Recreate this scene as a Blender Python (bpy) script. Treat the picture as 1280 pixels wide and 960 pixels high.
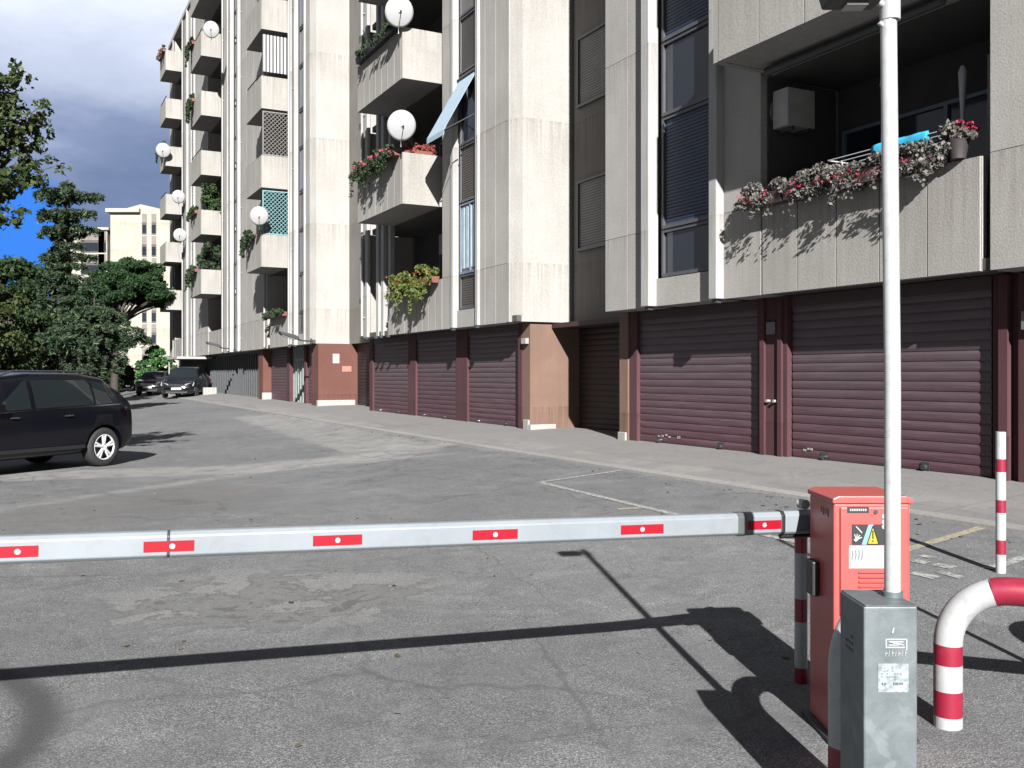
import bpy, bmesh, math, random
import numpy as np
from math import sin, cos, pi, sqrt, atan2, radians
from mathutils import Vector, Matrix

for o in list(bpy.data.objects): bpy.data.objects.remove(o)
sc = bpy.context.scene
col = sc.collection
random.seed(7); rng = np.random.default_rng(7)

# ------------------------------------------------------------------ camera
F = 1192.0; HY = 469.0; EYE = 1.62
cam = bpy.data.cameras.new('camera'); camo = bpy.data.objects.new('camera', cam); col.objects.link(camo)
camo.location = (0, 0, EYE); camo.rotation_euler = (radians(90), 0, 0)
cam.sensor_width = 36; cam.lens = 36*F/1280; cam.shift_y = -(480-HY)/1280
cam.clip_end = 3000; cam.clip_start = 0.05
sc.camera = camo

# ------------------------------------------------------------------ light
ELEV = radians(28.4); AZ = (-0.118, 0.993)          # direction the sunlight travels
sun = bpy.data.lights.new('sun', 'SUN'); suno = bpy.data.objects.new('sun', sun); col.objects.link(suno)
suno.location = (5, -20, 20)
suno.rotation_euler = Vector((AZ[0]*cos(ELEV), AZ[1]*cos(ELEV), -sin(ELEV))).to_track_quat('-Z', 'Y').to_euler()
sun.energy = 5.0; sun.angle = radians(0.5); sun.color = (1, 0.972, 0.935)
w = bpy.data.worlds.new('World'); sc.world = w; w.use_nodes = True
nt = w.node_tree; nt.nodes.clear()
def N(nt, t, **k):
    n = nt.nodes.new(t)
    for a, b in k.items():
        if a == 'inp':
            for i, v in b.items(): n.inputs[i].default_value = v
        else: setattr(n, a, b)
    return n
def M_(nt, op, a, b=None, c=None, clamp=False):
    n = nt.nodes.new('ShaderNodeMath'); n.operation = op; n.use_clamp = clamp
    for i, v in enumerate((a, b, c)):
        if v is None: continue
        if isinstance(v, (int, float)): n.inputs[i].default_value = v
        else: nt.links.new(v, n.inputs[i])
    return n.outputs[0]
def MIX(nt, f, a, b, blend='MIX'):
    n = nt.nodes.new('ShaderNodeMix'); n.data_type = 'RGBA'; n.blend_type = blend
    for i, v in ((0, f), (6, a), (7, b)):
        if isinstance(v, (int, float)): n.inputs[i].default_value = v
        elif isinstance(v, tuple): n.inputs[i].default_value = (v+(1,)) if len(v) == 3 else v
        else: nt.links.new(v, n.inputs[i])
    return n.outputs[2]
def RAMP(nt, f, pts):
    n = nt.nodes.new('ShaderNodeValToRGB'); e = n.color_ramp.elements
    while len(e) < len(pts): e.new(0.5)
    for i, (p, c) in enumerate(pts):
        e[i].position = p
        e[i].color = (c, c, c, 1) if isinstance(c, (int, float)) else (*c, 1)
    nt.links.new(f, n.inputs[0]); return n.outputs[0]
def NOISE(nt, vec, scale, detail=4, rough=0.55, dist=0):
    n = nt.nodes.new('ShaderNodeTexNoise'); n.inputs['Scale'].default_value = scale
    n.inputs['Detail'].default_value = detail; n.inputs['Roughness'].default_value = rough
    n.inputs['Distortion'].default_value = dist
    nt.links.new(vec, n.inputs['Vector']); return n.outputs[0]
def build_sky():
    L = nt.links.new
    sky = N(nt, 'ShaderNodeTexSky', sky_type='NISHITA', sun_disc=False)
    sky.sun_elevation = ELEV; sky.sun_rotation = atan2(-AZ[0], -AZ[1]); sky.altitude = 50
    b1 = N(nt, 'ShaderNodeBackground', inp={1: 0.05}); L(sky.outputs[0], b1.inputs[0])
    tc = N(nt, 'ShaderNodeTexCoord'); v = tc.outputs['Generated']
    sx = N(nt, 'ShaderNodeSeparateXYZ'); L(v, sx.inputs[0]); X, Y, Z = sx.outputs
    mp = N(nt, 'ShaderNodeMapping', inp={3: (1, 1, 1.9)}); L(v, mp.inputs[0])
    n1 = NOISE(nt, mp.outputs[0], 3.2, 6, .55, .3); n2 = NOISE(nt, mp.outputs[0], 7.5, 7, .6, .4)
    zz = M_(nt, 'ADD', Z, M_(nt, 'MULTIPLY', M_(nt, 'SUBTRACT', n1, .5), .30))
    zz = M_(nt, 'ADD', zz, M_(nt, 'MULTIPLY', M_(nt, 'SUBTRACT', n2, .5), .10))
    cc = RAMP(nt, zz, [(0.0, (.08, .095, .145)), (.15, (.056, .076, .130)), (.20, (.084, .106, .168)), (.25, (.170, .193, .252)), (.30, (.215, .237, .295)), (.37, (.30, .32, .36)), (.45, (.12, .13, .15)), (.60, (.022, .026, .036))])
    fd = N(nt, 'ShaderNodeVectorMath', operation='DOT_PRODUCT'); L(v, fd.inputs[0]); fd.inputs[1].default_value = Vector((-.40, .88, .22)).normalized()
    fr = N(nt, 'ShaderNodeMapRange', interpolation_type='SMOOTHSTEP', inp={1: .84, 2: .95}); L(fd.outputs['Value'], fr.inputs[0])
    cc = MIX(nt, fr.outputs[0], (.015, .019, .031), cc)
    ld = N(nt, 'ShaderNodeVectorMath', operation='DOT_PRODUCT'); L(v, ld.inputs[0]); ld.inputs[1].default_value = Vector((-.90, -.12, .38)).normalized()  # added cloud glow out of view on the left, brightens the facade
    lr = N(nt, 'ShaderNodeMapRange', interpolation_type='SMOOTHSTEP', inp={1: .45, 2: .92}); L(ld.outputs['Value'], lr.inputs[0])
    cc = MIX(nt, M_(nt, 'MULTIPLY', lr.outputs[0], RAMP(nt, n1, [(.35, .5), (.6, 1)])), cc, (.13, .135, .145))
    # gap of clear blue low on the left
    hd = Vector((-0.537, 1.0, 0.120)).normalized()
    dp = N(nt, 'ShaderNodeVectorMath', operation='DOT_PRODUCT'); L(v, dp.inputs[0]); dp.inputs[1].default_value = hd
    dd = M_(nt, 'ADD', dp.outputs['Value'], M_(nt, 'MULTIPLY', M_(nt, 'SUBTRACT', n2, .5), .007))
    hole = N(nt, 'ShaderNodeMapRange', interpolation_type='SMOOTHSTEP', inp={1: .9962, 2: .9980}); L(dd, hole.inputs[0])
    cc = MIX(nt, hole.outputs[0], cc, (.018, .085, .30))
    b2 = N(nt, 'ShaderNodeBackground', inp={1: 1.0}); L(cc, b2.inputs[0])
    cov = N(nt, 'ShaderNodeMapRange', interpolation_type='SMOOTHSTEP', inp={1: -.25, 2: .25})
    L(M_(nt, 'ADD', Y, M_(nt, 'MULTIPLY', M_(nt, 'SUBTRACT', n1, .5), .8)), cov.inputs[0])
    cv = M_(nt, 'ADD', M_(nt, 'MULTIPLY', cov.outputs[0], .10), .90, clamp=True)
    mx = N(nt, 'ShaderNodeMixShader'); L(cv, mx.inputs[0]); L(b1.outputs[0], mx.inputs[1]); L(b2.outputs[0], mx.inputs[2])
    o = N(nt, 'ShaderNodeOutputWorld'); L(mx.outputs[0], o.inputs[0])
build_sky()
sc.view_settings.view_transform = 'Standard'; sc.view_settings.look = 'None'
sc.view_settings.exposure = 1.7; sc.view_settings.gamma = 1
sc.render.resolution_x = 1024; sc.render.resolution_y = 768
sc.render.engine = 'CYCLES'; sc.cycles.diffuse_bounces = 1

# ------------------------------------------------------------------ frames of reference
VX = 24.0; TH = math.atan((640-VX)/F)               # the street runs along u, the building stands along n
U = (-sin(TH), cos(TH)); NN = (cos(TH), sin(TH))
def W(d, s, z=0): return Vector((NN[0]*d+U[0]*s, NN[1]*d+U[1]*s, z))
def DS(x, y): return NN[0]*x+NN[1]*y, U[0]*x+U[1]*y
def g(d, s):
    t = (d-3.2)/6.3
    t = 0 if t <= 0 else (t*t/(.2) if t < .1 else t-.05)
    t = min(t, 1.0)
    return t*(.42+.0045*max(0, min(s, 90)-15))
def G(x, y): return g(*DS(x, y))
def GP(px, py, lift=0):                              # ground point under a direction of view
    k = (px-640)/F; m = (HY-py)/F; Z = 1.0
    for i in range(4000):
        if EYE+m*Z <= G(k*Z, Z): break
        Z += .02 if Z < 30 else .1
    return Vector((k*Z, Z, G(k*Z, Z)+lift))

# ------------------------------------------------------------------ materials
MATS = {}
def newmat(name):
    m = bpy.data.materials.new(name); m.use_nodes = True
    return m, m.node_tree, m.node_tree.nodes['Principled BSDF']
def plain(name, c, rough=.6, metal=0, var=.15, scale=6, bump=0, bscale=60, coat=0, spec=.5, grime=0):
    if name in MATS: return MATS[name]
    c = tuple(x*.47 for x in c)
    m, t, p = newmat(name); L = t.links.new
    tc = N(t, 'ShaderNodeTexCoord'); v = tc.outputs['Object']
    n1 = NOISE(t, v, scale, 6, .62)
    a = tuple(x*(1-var) for x in c); b = tuple(min(1, x*(1+var)) for x in c)
    cc = MIX(t, RAMP(t, n1, [(.3, 0), (.7, 1)]), a, b)
    if grime:
        n2 = NOISE(t, v, scale*2.7, 8, .7, .6)
        cc = MIX(t, M_(t, 'MULTIPLY', RAMP(t, n2, [(.5, 0), (.72, 1)]), grime), cc, (.09, .08, .07))
    L(cc, p.inputs['Base Color'])
    p.inputs['Roughness'].default_value = rough; p.inputs['Metallic'].default_value = metal
    p.inputs['Coat Weight'].default_value = coat; p.inputs['Specular IOR Level'].default_value = spec
    if bump:
        bn = N(t, 'ShaderNodeBump', inp={0: bump, 1: .01}); L(NOISE(t, v, bscale, 4), bn.inputs['Height']); L(bn.outputs[0], p.inputs['Normal'])
    MATS[name] = m; return m

def concrete(name, c, streak=.35, spk=.16):
    m, t, p = newmat(name); L = t.links.new
    tc = N(t, 'ShaderNodeTexCoord'); v = tc.outputs['Object']
    big = NOISE(t, v, .7, 5, .6); fine = NOISE(t, v, 38, 3, .7); med = NOISE(t, v, 4.5, 6, .65)
    mp = N(t, 'ShaderNodeMapping', inp={3: (5, 5, .22)}); L(v, mp.inputs[0]); st = NOISE(t, mp.outputs[0], 1.6, 6, .65)
    cc = MIX(t, RAMP(t, big, [(.35, 0), (.65, 1)]), tuple(x*.86 for x in c), tuple(x*1.08 for x in c))
    cc = MIX(t, M_(t, 'MULTIPLY', RAMP(t, st, [(.47, 0), (.70, 1)]), streak), cc, tuple(x*.55 for x in c))
    sz_ = N(t, 'ShaderNodeSeparateXYZ'); L(v, sz_.inputs[0])
    fz = M_(t, 'FRACT', M_(t, 'DIVIDE', M_(t, 'SUBTRACT', sz_.outputs[2], .935), 3.1))
    mp2 = N(t, 'ShaderNodeMapping', inp={3: (9, 9, .35)}); L(v, mp2.inputs[0]); st2 = NOISE(t, mp2.outputs[0], 1.5, 5, .65)
    run = M_(t, 'MULTIPLY', RAMP(t, fz, [(.55, 0), (.97, .55), (1, .9)]), RAMP(t, st2, [(.44, 0), (.62, 1)]))
    cc = MIX(t, run, cc, (c[0]*.52, c[1]*.47, c[2]*.42))
    cc = MIX(t, M_(t, 'MULTIPLY', RAMP(t, med, [(.50, 0), (.75, 1)]), .22), cc, (c[0]*.75, c[1]*.70, c[2]*.62))
    cc = MIX(t, spk*2, cc, MIX(t, RAMP(t, fine, [(.35, 0), (.65, 1)]), tuple(x*.6 for x in c), tuple(min(1, x*1.4) for x in c)))
    L(cc, p.inputs['Base Color']); p.inputs['Roughness'].default_value = .9
    p.inputs['Specular IOR Level'].default_value = .25
    bn = N(t, 'ShaderNodeBump', inp={0: .35, 1: .01}); L(fine, bn.inputs['Height']); L(bn.outputs[0], p.inputs['Normal'])
    MATS[name] = m; return m

C_WALL = concrete('facade_concrete', (.238, .231, .219), .22, .14)
C_FIN = concrete('pale_fin', (.245, .245, .243), .25, .05)
C_PARA = concrete('parapet_concrete', (.222, .215, .203), .36, .13)
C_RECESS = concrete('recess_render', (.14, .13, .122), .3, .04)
C_LOG = plain('loggia_shade_tone', (.075, .070, .072), .9, var=.25, scale=1.5)  # loggia walls coloured darker to carry the shade inside
C_SOFFIT = plain('soffit_shade_tone', (.10, .095, .09), .9, var=.2, scale=2)  # shade under the slabs is put into this dark tone
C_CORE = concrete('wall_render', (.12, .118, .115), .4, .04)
C_BRICK = concrete('brown_tile_pier', (.085, .037, .030), .15, .08)
C_BEIGE = concrete('beige_pier', (.118, .075, .058), .2, .04)
C_MAR = concrete('maroon_pier', (.056, .024, .028), .25, .04)
C_DARKRED = plain('shaded_red_jamb', (.06, .025, .03), .6, var=.2)  # red darkened to deepen the shade under the overhang
C_FRAME = plain('bronze_frame', (.10, .105, .12), .45, var=.1)
C_FRAMEB = plain('pale_blue_frame', (.20, .26, .36), .45, var=.1)
C_BLUESH = plain('blue_roller_slats', (.036, .060, .12), .5, var=.12, scale=2)
C_GREYSH = plain('grey_roller_slats', (.26, .25, .25), .6, var=.1, scale=2)
C_BROWNSP = plain('brown_spandrel', (.085, .076, .072), .5, var=.15, scale=2)
C_WHITE = plain('white_plaster', (.46, .45, .43), .7, var=.08, grime=.25)
C_TERR = plain('terracotta_tray', (.22, .07, .05), .7)
C_BLACK = plain('black_plastic', (.018, .018, .020), .5)
C_DARKMET = plain('dark_grey_metal', (.05, .052, .058), .5)
C_RUB = plain('tyre_rubber', (.022, .022, .024), .8, var=.3, scale=20)
C_STEEL = plain('steel', (.55, .56, .58), .3, 1)
C_DISH = plain('white_dish_enamel', (.55, .56, .57), .45, var=.04)
def glass_mat(name, c=(.012, .015, .022), r=.06):
    m, t, p = newmat(name)
    p.inputs['Base Color'].default_value = (*c, 1); p.inputs['Roughness'].default_value = r
    p.inputs['Specular IOR Level'].default_value = .6
    MATS[name] = m; return m
C_GLASS = glass_mat('window_glass'); C_CARGLASS = glass_mat('car_glass', (.008, .011, .012), .03)

def shutter_mat():
    m, t, p = newmat('maroon_roller_shutter'); L = t.links.new
    tc = N(t, 'ShaderNodeTexCoord'); v = tc.outputs['Object']; sx = N(t, 'ShaderNodeSeparateXYZ'); L(v, sx.inputs[0])
    big = NOISE(t, v, 1.1, 5, .6)
    zr = N(t, 'ShaderNodeMapRange', inp={1: 1.0, 2: 2.3}); L(M_(t, 'ADD', sx.outputs[2], M_(t, 'MULTIPLY', big, .9)), zr.inputs[0])
    cc = MIX(t, zr.outputs[0], (.045, .017, .026), (.045, .031, .037))
    mp = N(t, 'ShaderNodeMapping', inp={3: (.6, .6, 9)}); L(v, mp.inputs[0])
    sl = NOISE(t, mp.outputs[0], 2.2, 5, .7)
    cc = MIX(t, M_(t, 'MULTIPLY', RAMP(t, sl, [(.42, 0), (.68, 1)]), .55), cc, (.074, .050, .057))
    sc_ = NOISE(t, v, 9, 8, .75, 1.0)
    cc = MIX(t, M_(t, 'MULTIPLY', RAMP(t, sc_, [(.56, 0), (.68, 1)]), .4), cc, (.035, .018, .02))
    oi = N(t, 'ShaderNodeObjectInfo'); cc = MIX(t, oi.outputs['Random'], cc, MIX(t, 1.0, cc, (1.22, 1.28, 1.25), 'MULTIPLY'))
    rust = RAMP(t, M_(t, 'ADD', NOISE(t, v, 5, 7, .7, .5), M_(t, 'MULTIPLY', sx.outputs[2], -.22)), [(.42, 0), (.52, .55)])
    cc = MIX(t, rust, cc, (.045, .026, .018))
    L(cc, p.inputs['Base Color']); p.inputs['Roughness'].default_value = .6
    MATS['shutter'] = m; return m
C_SHUT = shutter_mat()
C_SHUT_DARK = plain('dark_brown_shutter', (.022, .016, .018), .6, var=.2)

def asphalt():
    m, t, p = newmat('asphalt'); L = t.links.new
    tc = N(t, 'ShaderNodeTexCoord'); v = tc.outputs['Object']
    sx = N(t, 'ShaderNodeSeparateXYZ'); L(v, sx.inputs[0]); D_, S_, _ = sx.outputs
    nb = NOISE(t, v, .23, 5, .6); nm = NOISE(t, v, 1.6, 7, .62, .4); nf = NOISE(t, v, 14, 5, .7); ng = NOISE(t, v, 70, 2, .8)
    vo = N(t, 'ShaderNodeTexVoronoi', inp={'Scale': 150.0}); L(v, vo.inputs['Vector'])
    vs = N(t, 'ShaderNodeSeparateColor'); L(vo.outputs['Color'], vs.inputs[0])
    grain = RAMP(t, vs.outputs[0], [(0, .085), (.5, .155), (.85, .20), (1, .31)])
    gcrack = RAMP(t, vo.outputs['Distance'], [(.25, 1), (.75, .5)])
    base = MIX(t, 1.0, grain, gcrack, 'MULTIPLY')
    # worn / smoother bitumen in the middle distance
    worn = RAMP(t, nm, [(.40, 0), (.62, 1)])
    smooth = MIX(t, nf, (.080, .081, .082), (.122, .122, .122))
    base = MIX(t, M_(t, 'MULTIPLY', worn, .55), base, smooth)
    base = MIX(t, RAMP(t, nb, [(.35, 0), (.65, 1)]), base, MIX(t, 1.0, base, (.78, .785, .80), 'MULTIPLY'))
    nk = NOISE(t, v, 3.4, 8, .72, .8); base = MIX(t, RAMP(t, nk, [(.48, 0), (.66, .55)]), base, MIX(t, 1.0, base, (.62, .63, .65), 'MULTIPLY'))
    nk2 = NOISE(t, v, .9, 6, .68, 1.2); base = MIX(t, RAMP(t, nk2, [(.54, 0), (.60, .5)]), base, MIX(t, 1.0, base, (1.35, 1.34, 1.32), 'MULTIPLY'))
    base = MIX(t, 1.0, base, (.985, 1.0, 1.03), 'MULTIPLY')
    def seg(p0, p1, hw, soft, jit, nz):
        """pale mask around a straight repair in the road"""
        a = Vector(DS(p0[0], p0[1])); b = Vector(DS(p1[0], p1[1])); dr = (b-a); Ln = dr.length; dr.normalize(); nr = Vector((-dr.y, dr.x))
        dist = M_(t, 'ADD', M_(t, 'MULTIPLY', M_(t, 'SUBTRACT', D_, a.x), nr.x), M_(t, 'MULTIPLY', M_(t, 'SUBTRACT', S_, a.y), nr.y))
        along = M_(t, 'ADD', M_(t, 'MULTIPLY', M_(t, 'SUBTRACT', D_, a.x), dr.x), M_(t, 'MULTIPLY', M_(t, 'SUBTRACT', S_, a.y), dr.y))
        dist = M_(t, 'ABSOLUTE', M_(t, 'ADD', dist, M_(t, 'MULTIPLY', M_(t, 'SUBTRACT', nz, .5), jit)))
        mr = N(t, 'ShaderNodeMapRange', inp={1: hw+soft, 2: hw-soft}); L(dist, mr.inputs[0])
        al = M_(t, 'ABSOLUTE', M_(t, 'SUBTRACT', along, Ln/2)); ml = N(t, 'ShaderNodeMapRange', inp={1: Ln/2+.5, 2: Ln/2-.5}); L(al, ml.inputs[0])
        return M_(t, 'MULTIPLY', mr.outputs[0], ml.outputs[0])
    pale = MIX(t, nf, (.15, .148, .143), (.23, .227, .22))
    mk = RAMP(t, NOISE(t, v, 2.6, 7, .7, .6), [(.38, .25), (.55, 1)])
    for a, b, hw, st in (((-30, 597), (530, 565), .75, .75), ((325, 519), (505, 566), .85, .7), ((300, 505), (640, 560), .45, .6), ((-20, 640), (330, 588), .16, .6), ((470, 560), (650, 548), .5, .7)):
        k = seg(GP(*a), GP(*b), hw, .12, .7, nm)
        base = MIX(t, M_(t, 'MULTIPLY', M_(t, 'MULTIPLY', k, mk), st), base, pale)
    # darker relaid surface between the trench and the boom
    a0 = GP(-40, 660); b0 = GP(330, 610)
    base = MIX(t, M_(t, 'MULTIPLY', seg(a0, b0, 1.1, .35, 1.2, nm), .45), base, (.085, .083, .080))
    for a, b, hw, jt in (((655, 775), (765, 945), .012, .30), ((480, 945), (880, 900), .010, .35), ((120, 830), (420, 900), .008, .4), ((560, 655), (700, 760), .008, .3), ((200, 640), (470, 625), .012, .5), ((30, 740), (330, 700), .014, .5), ((620, 585), (860, 650), .010, .4), ((250, 545), (700, 600), .012, .6)):
        k = seg(GP(*a), GP(*b), hw, .012, jt, nm)
        base = MIX(t, M_(t, 'MULTIPLY', k, .6), base, (.055, .055, .055))
    # broken skin with lost chips beyond the boom shadow
    c = Vector(DS(*GP(340, 745)[:2]))
    ex = M_(t, 'DIVIDE', M_(t, 'SUBTRACT', D_, c.x), 1.25); ey = M_(t, 'DIVIDE', M_(t, 'SUBTRACT', S_, c.y), 1.0)
    rr = M_(t, 'ADD', M_(t, 'MULTIPLY', ex, ex), M_(t, 'MULTIPLY', ey, ey))
    reg = N(t, 'ShaderNodeMapRange', inp={1: 1.5, 2: .5}); L(rr, reg.inputs[0])
    ns = NOISE(t, v, 1.5, 7, .66, .45)
    edge = RAMP(t, ns, [(.475, 0), (.49, 1), (.50, 1), (.512, 0)]); flakes = RAMP(t, ns, [(.505, 0), (.515, 1)]); chips = RAMP(t, ns, [(.385, 1), (.40, 0)])
    r0 = reg.outputs[0]
    base = MIX(t, M_(t, 'MULTIPLY', r0, .45), base, MIX(t, nf, (.088, .088, .088), (.135, .134, .132)))
    base = MIX(t, M_(t, 'MULTIPLY', M_(t, 'MULTIPLY', flakes, r0), .32), base, MIX(t, 1.0, grain, (1.12, 1.12, 1.10), 'MULTIPLY'))
    base = MIX(t, M_(t, 'MULTIPLY', M_(t, 'MULTIPLY', edge, r0), .7), base, (.06, .06, .06))
    base = MIX(t, M_(t, 'MULTIPLY', M_(t, 'MULTIPLY', chips, r0), .7), base, (.055, .054, .053))
    # curved dark band with soft edges, bottom left
    c = Vector(DS(-3.6, 3.9)); ex = M_(t, 'SUBTRACT', D_, c.x); ey = M_(t, 'SUBTRACT', S_, c.y)
    rr = M_(t, 'SQRT', M_(t, 'ADD', M_(t, 'MULTIPLY', ex, ex), M_(t, 'MULTIPLY', ey, ey)))
    rr = M_(t, 'ABSOLUTE', M_(t, 'SUBTRACT', rr, 1.5)); k = N(t, 'ShaderNodeMapRange', interpolation_type='SMOOTHSTEP', inp={1: .16, 2: .02}); L(rr, k.inputs[0])
    base = MIX(t, M_(t, 'MULTIPLY', k.outputs[0], .8), base, (.03, .03, .03))
    # hairline cracks and oil spots
    vc = N(t, 'ShaderNodeTexVoronoi', feature='DISTANCE_TO_EDGE', inp={'Scale': .33}); 
    vm = N(t, 'ShaderNodeVectorMath', operation='ADD'); L(v, vm.inputs[0])
    nz3 = N(t, 'ShaderNodeTexNoise', inp={'Scale': 1.3, 'Detail': 6.0}); L(v, nz3.inputs['Vector'])
    vsb = N(t, 'ShaderNodeVectorMath', operation='SCALE', inp={3: .9}); L(nz3.outputs['Color'], vsb.inputs[0]); L(vsb.outputs[0], vm.inputs[1]); L(vm.outputs[0], vc.inputs['Vector'])
    ck = M_(t, 'MULTIPLY', RAMP(t, vc.outputs['Distance'], [(.0, 1), (.014, 0)]), RAMP(t, nb, [(.42, 0), (.55, .6)]))
    base = MIX(t, ck, base, (.05, .049, .047))
    oil = RAMP(t, NOISE(t, v, .85, 3, .5), [(.66, 0), (.74, .5)])
    base = MIX(t, oil, base, (.06, .06, .06))
    L(base, p.inputs['Base Color']); p.inputs['Roughness'].default_value = .85; p.inputs['Specular IOR Level'].default_value = .3
    hb = M_(t, 'ADD', M_(t, 'MULTIPLY', gcrack, .6), ng)
    bn = N(t, 'ShaderNodeBump', inp={0: .6, 1: .006}); L(hb, bn.inputs['Height']); L(bn.outputs[0], p.inputs['Normal'])
    return m
def slab_mat():
    m, t, p = newmat('apron_concrete'); L = t.links.new
    tc = N(t, 'ShaderNodeTexCoord'); v = tc.outputs['Object']
    n1 = NOISE(t, v, 1.1, 7, .65, .5); n2 = NOISE(t, v, 25, 4, .7)
    mp = N(t, 'ShaderNodeMapping', inp={3: (1.6, .22, 1)}); L(v, mp.inputs[0]); n3 = NOISE(t, mp.outputs[0], 1.3, 6, .6, .4)
    cc = MIX(t, RAMP(t, n1, [(.35, 0), (.65, 1)]), (.088, .088, .087), (.150, .148, .145))
    cc = MIX(t, M_(t, 'MULTIPLY', RAMP(t, n3, [(.5, 0), (.62, 1)]), .65), cc, (.062, .061, .06))
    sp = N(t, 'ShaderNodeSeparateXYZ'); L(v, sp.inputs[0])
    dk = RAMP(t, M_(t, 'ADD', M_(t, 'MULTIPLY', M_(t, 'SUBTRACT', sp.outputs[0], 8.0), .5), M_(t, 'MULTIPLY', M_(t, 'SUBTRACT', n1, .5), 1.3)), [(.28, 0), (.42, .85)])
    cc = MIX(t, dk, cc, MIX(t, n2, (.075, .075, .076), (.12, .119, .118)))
    ed = RAMP(t, n1, [(.485, 0), (.497, 1), (.503, 1), (.515, 0)]); cc = MIX(t, M_(t, 'MULTIPLY', ed, .5), cc, (.045, .044, .043))
    vj = M_(t, 'ABSOLUTE', M_(t, 'SUBTRACT', M_(t, 'FRACT', M_(t, 'MULTIPLY', sp.outputs[1], .4)), .5)); jm = N(t, 'ShaderNodeMapRange', inp={1: .006, 2: .003}); L(vj, jm.inputs[0])
    cc = MIX(t, M_(t, 'MULTIPLY', jm.outputs[0], .6), cc, (.04, .04, .04))
    cc = MIX(t, .25, cc, MIX(t, n2, (.08, .08, .08), (.28, .27, .26)))
    L(cc, p.inputs['Base Color']); p.inputs['Roughness'].default_value = .9
    bn = N(t, 'ShaderNodeBump', inp={0: .4, 1: .008}); L(n2, bn.inputs['Height']); L(bn.outputs[0], p.inputs['Normal'])
    return m
def paint_mat(name, c, wear=.5):
    m, t, p = newmat(name); L = t.links.new
    tc = N(t, 'ShaderNodeTexCoord'); v = tc.outputs['Object']
    n = NOISE(t, v, 22, 6, .75); f = RAMP(t, n, [(wear-.06, 0), (wear+.06, 1)])
    L(MIX(t, f, (.10, .099, .097), c), p.inputs['Base Color']); p.inputs['Roughness'].default_value = .85
    return m
def leaf_mat(name, a, b, c2=None):
    if name in MATS: return MATS[name]
    m, t, p = newmat(name); L = t.links.new
    gi = N(t, 'ShaderNodeNewGeometry'); r = gi.outputs['Random Per Island']
    pts = [(0, a), (.8, b)] + ([(.95, c2)] if c2 else [])
    cc = RAMP(t, r, pts); L(cc, p.inputs['Base Color']); p.inputs['Roughness'].default_value = .7; p.inputs['Specular IOR Level'].default_value = .15
    tr = N(t, 'ShaderNodeBsdfTranslucent'); L(cc, tr.inputs[0]); mx = N(t, 'ShaderNodeMixShader', inp={0: .25})
    L(p.outputs[0], mx.inputs[1]); L(tr.outputs[0], mx.inputs[2]); L(mx.outputs[0], t.nodes['Material Output'].inputs[0])
    MATS[name] = m; return m
BARK = plain('bark', (.06, .045, .036), .9, var=.35, scale=8, bump=.6, bscale=20)

# ------------------------------------------------------------------ mesh builder
class MB:
    def __init__(s, f=None): s.v = []; s.f = []; s.sm = []; s.map = f
    def add(s, vs, fs, smooth=False):
        o = len(s.v)
        s.v += [tuple(s.map(*p)) if s.map else tuple(p) for p in vs]
        s.f += [tuple(i+o for i in f) for f in fs]; s.sm += [smooth]*len(fs)
        return s
    def box(s, x0, x1, y0, y1, z0, z1):
        vs = [(x, y, z) for x in (x0, x1) for y in (y0, y1) for z in (z0, z1)]
        return s.add(vs, [(0, 1, 3, 2), (4, 6, 7, 5), (0, 4, 5, 1), (2, 3, 7, 6), (0, 2, 6, 4), (1, 5, 7, 3)])
    def prism(s, poly, z0, z1):
        n = len(poly); vs = [(x, y, z0) for x, y in poly]+[(x, y, z1) for x, y in poly]
        return s.add(vs, [tuple(range(n))[::-1], tuple(range(n, 2*n))]+[(i, (i+1) % n, n+(i+1) % n, n+i) for i in range(n)])
    def extr(s, poly, a, b, fn):                     # poly of (p,q), extruded between a and b; fn(p,q,t) -> xyz
        n = len(poly); vs = [fn(p, q, a) for p, q in poly]+[fn(p, q, b) for p, q in poly]
        return s.add(vs, [tuple(range(n))[::-1], tuple(range(n, 2*n))]+[(i, (i+1) % n, n+(i+1) % n, n+i) for i in range(n)])
    def tube(s, pts, r, n=10, cap=True):
        pts = [Vector(p) for p in pts]; R = r if isinstance(r, (list, tuple)) else [r]*len(pts)
        vs = []; up = None
        for i, p in enumerate(pts):
            d = (pts[min(i+1, len(pts)-1)]-pts[max(i-1, 0)])
            d = d.normalized() if d.length > 1e-9 else Vector((0, 0, 1))
            if up is None: up = Vector((0, 0, 1)) if abs(d.z) < .9 else Vector((1, 0, 0))
            a = d.cross(up).normalized(); b = a.cross(d).normalized(); up = b
            vs += [tuple(p+a*(R[i]*cos(2*pi*k/n))+b*(R[i]*sin(2*pi*k/n))) for k in range(n)]
        fs = [(i*n+k, i*n+(k+1) % n, (i+1)*n+(k+1) % n, (i+1)*n+k) for i in range(len(pts)-1) for k in range(n)]
        s.add(vs, fs, True)
        if cap:
            o = len(vs)
            s.add(vs[:n], [tuple(range(n))]); s.add(vs[-n:], [tuple(range(n))[::-1]])
        return s
    def build(s, name, mat, parent=None, bevel=0, tags=None):
        me = bpy.data.meshes.new(name); me.from_pydata(s.v, [], s.f); me.update()
        me.polygons.foreach_set('use_smooth', s.sm)
        bm = bmesh.new(); bm.from_mesh(me); bmesh.ops.recalc_face_normals(bm, faces=bm.faces); bm.to_mesh(me); bm.free()
        me.materials.append(mat)
        o = bpy.data.objects.new(name, me); col.objects.link(o)
        if parent is not None: o.parent = parent
        if bevel:
            md = o.modifiers.new('bevel', 'BEVEL'); md.width = bevel; md.segments = 2; md.limit_method = 'ANGLE'; md.harden_normals = False
        if tags: tag(o, **tags)
        return o
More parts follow.
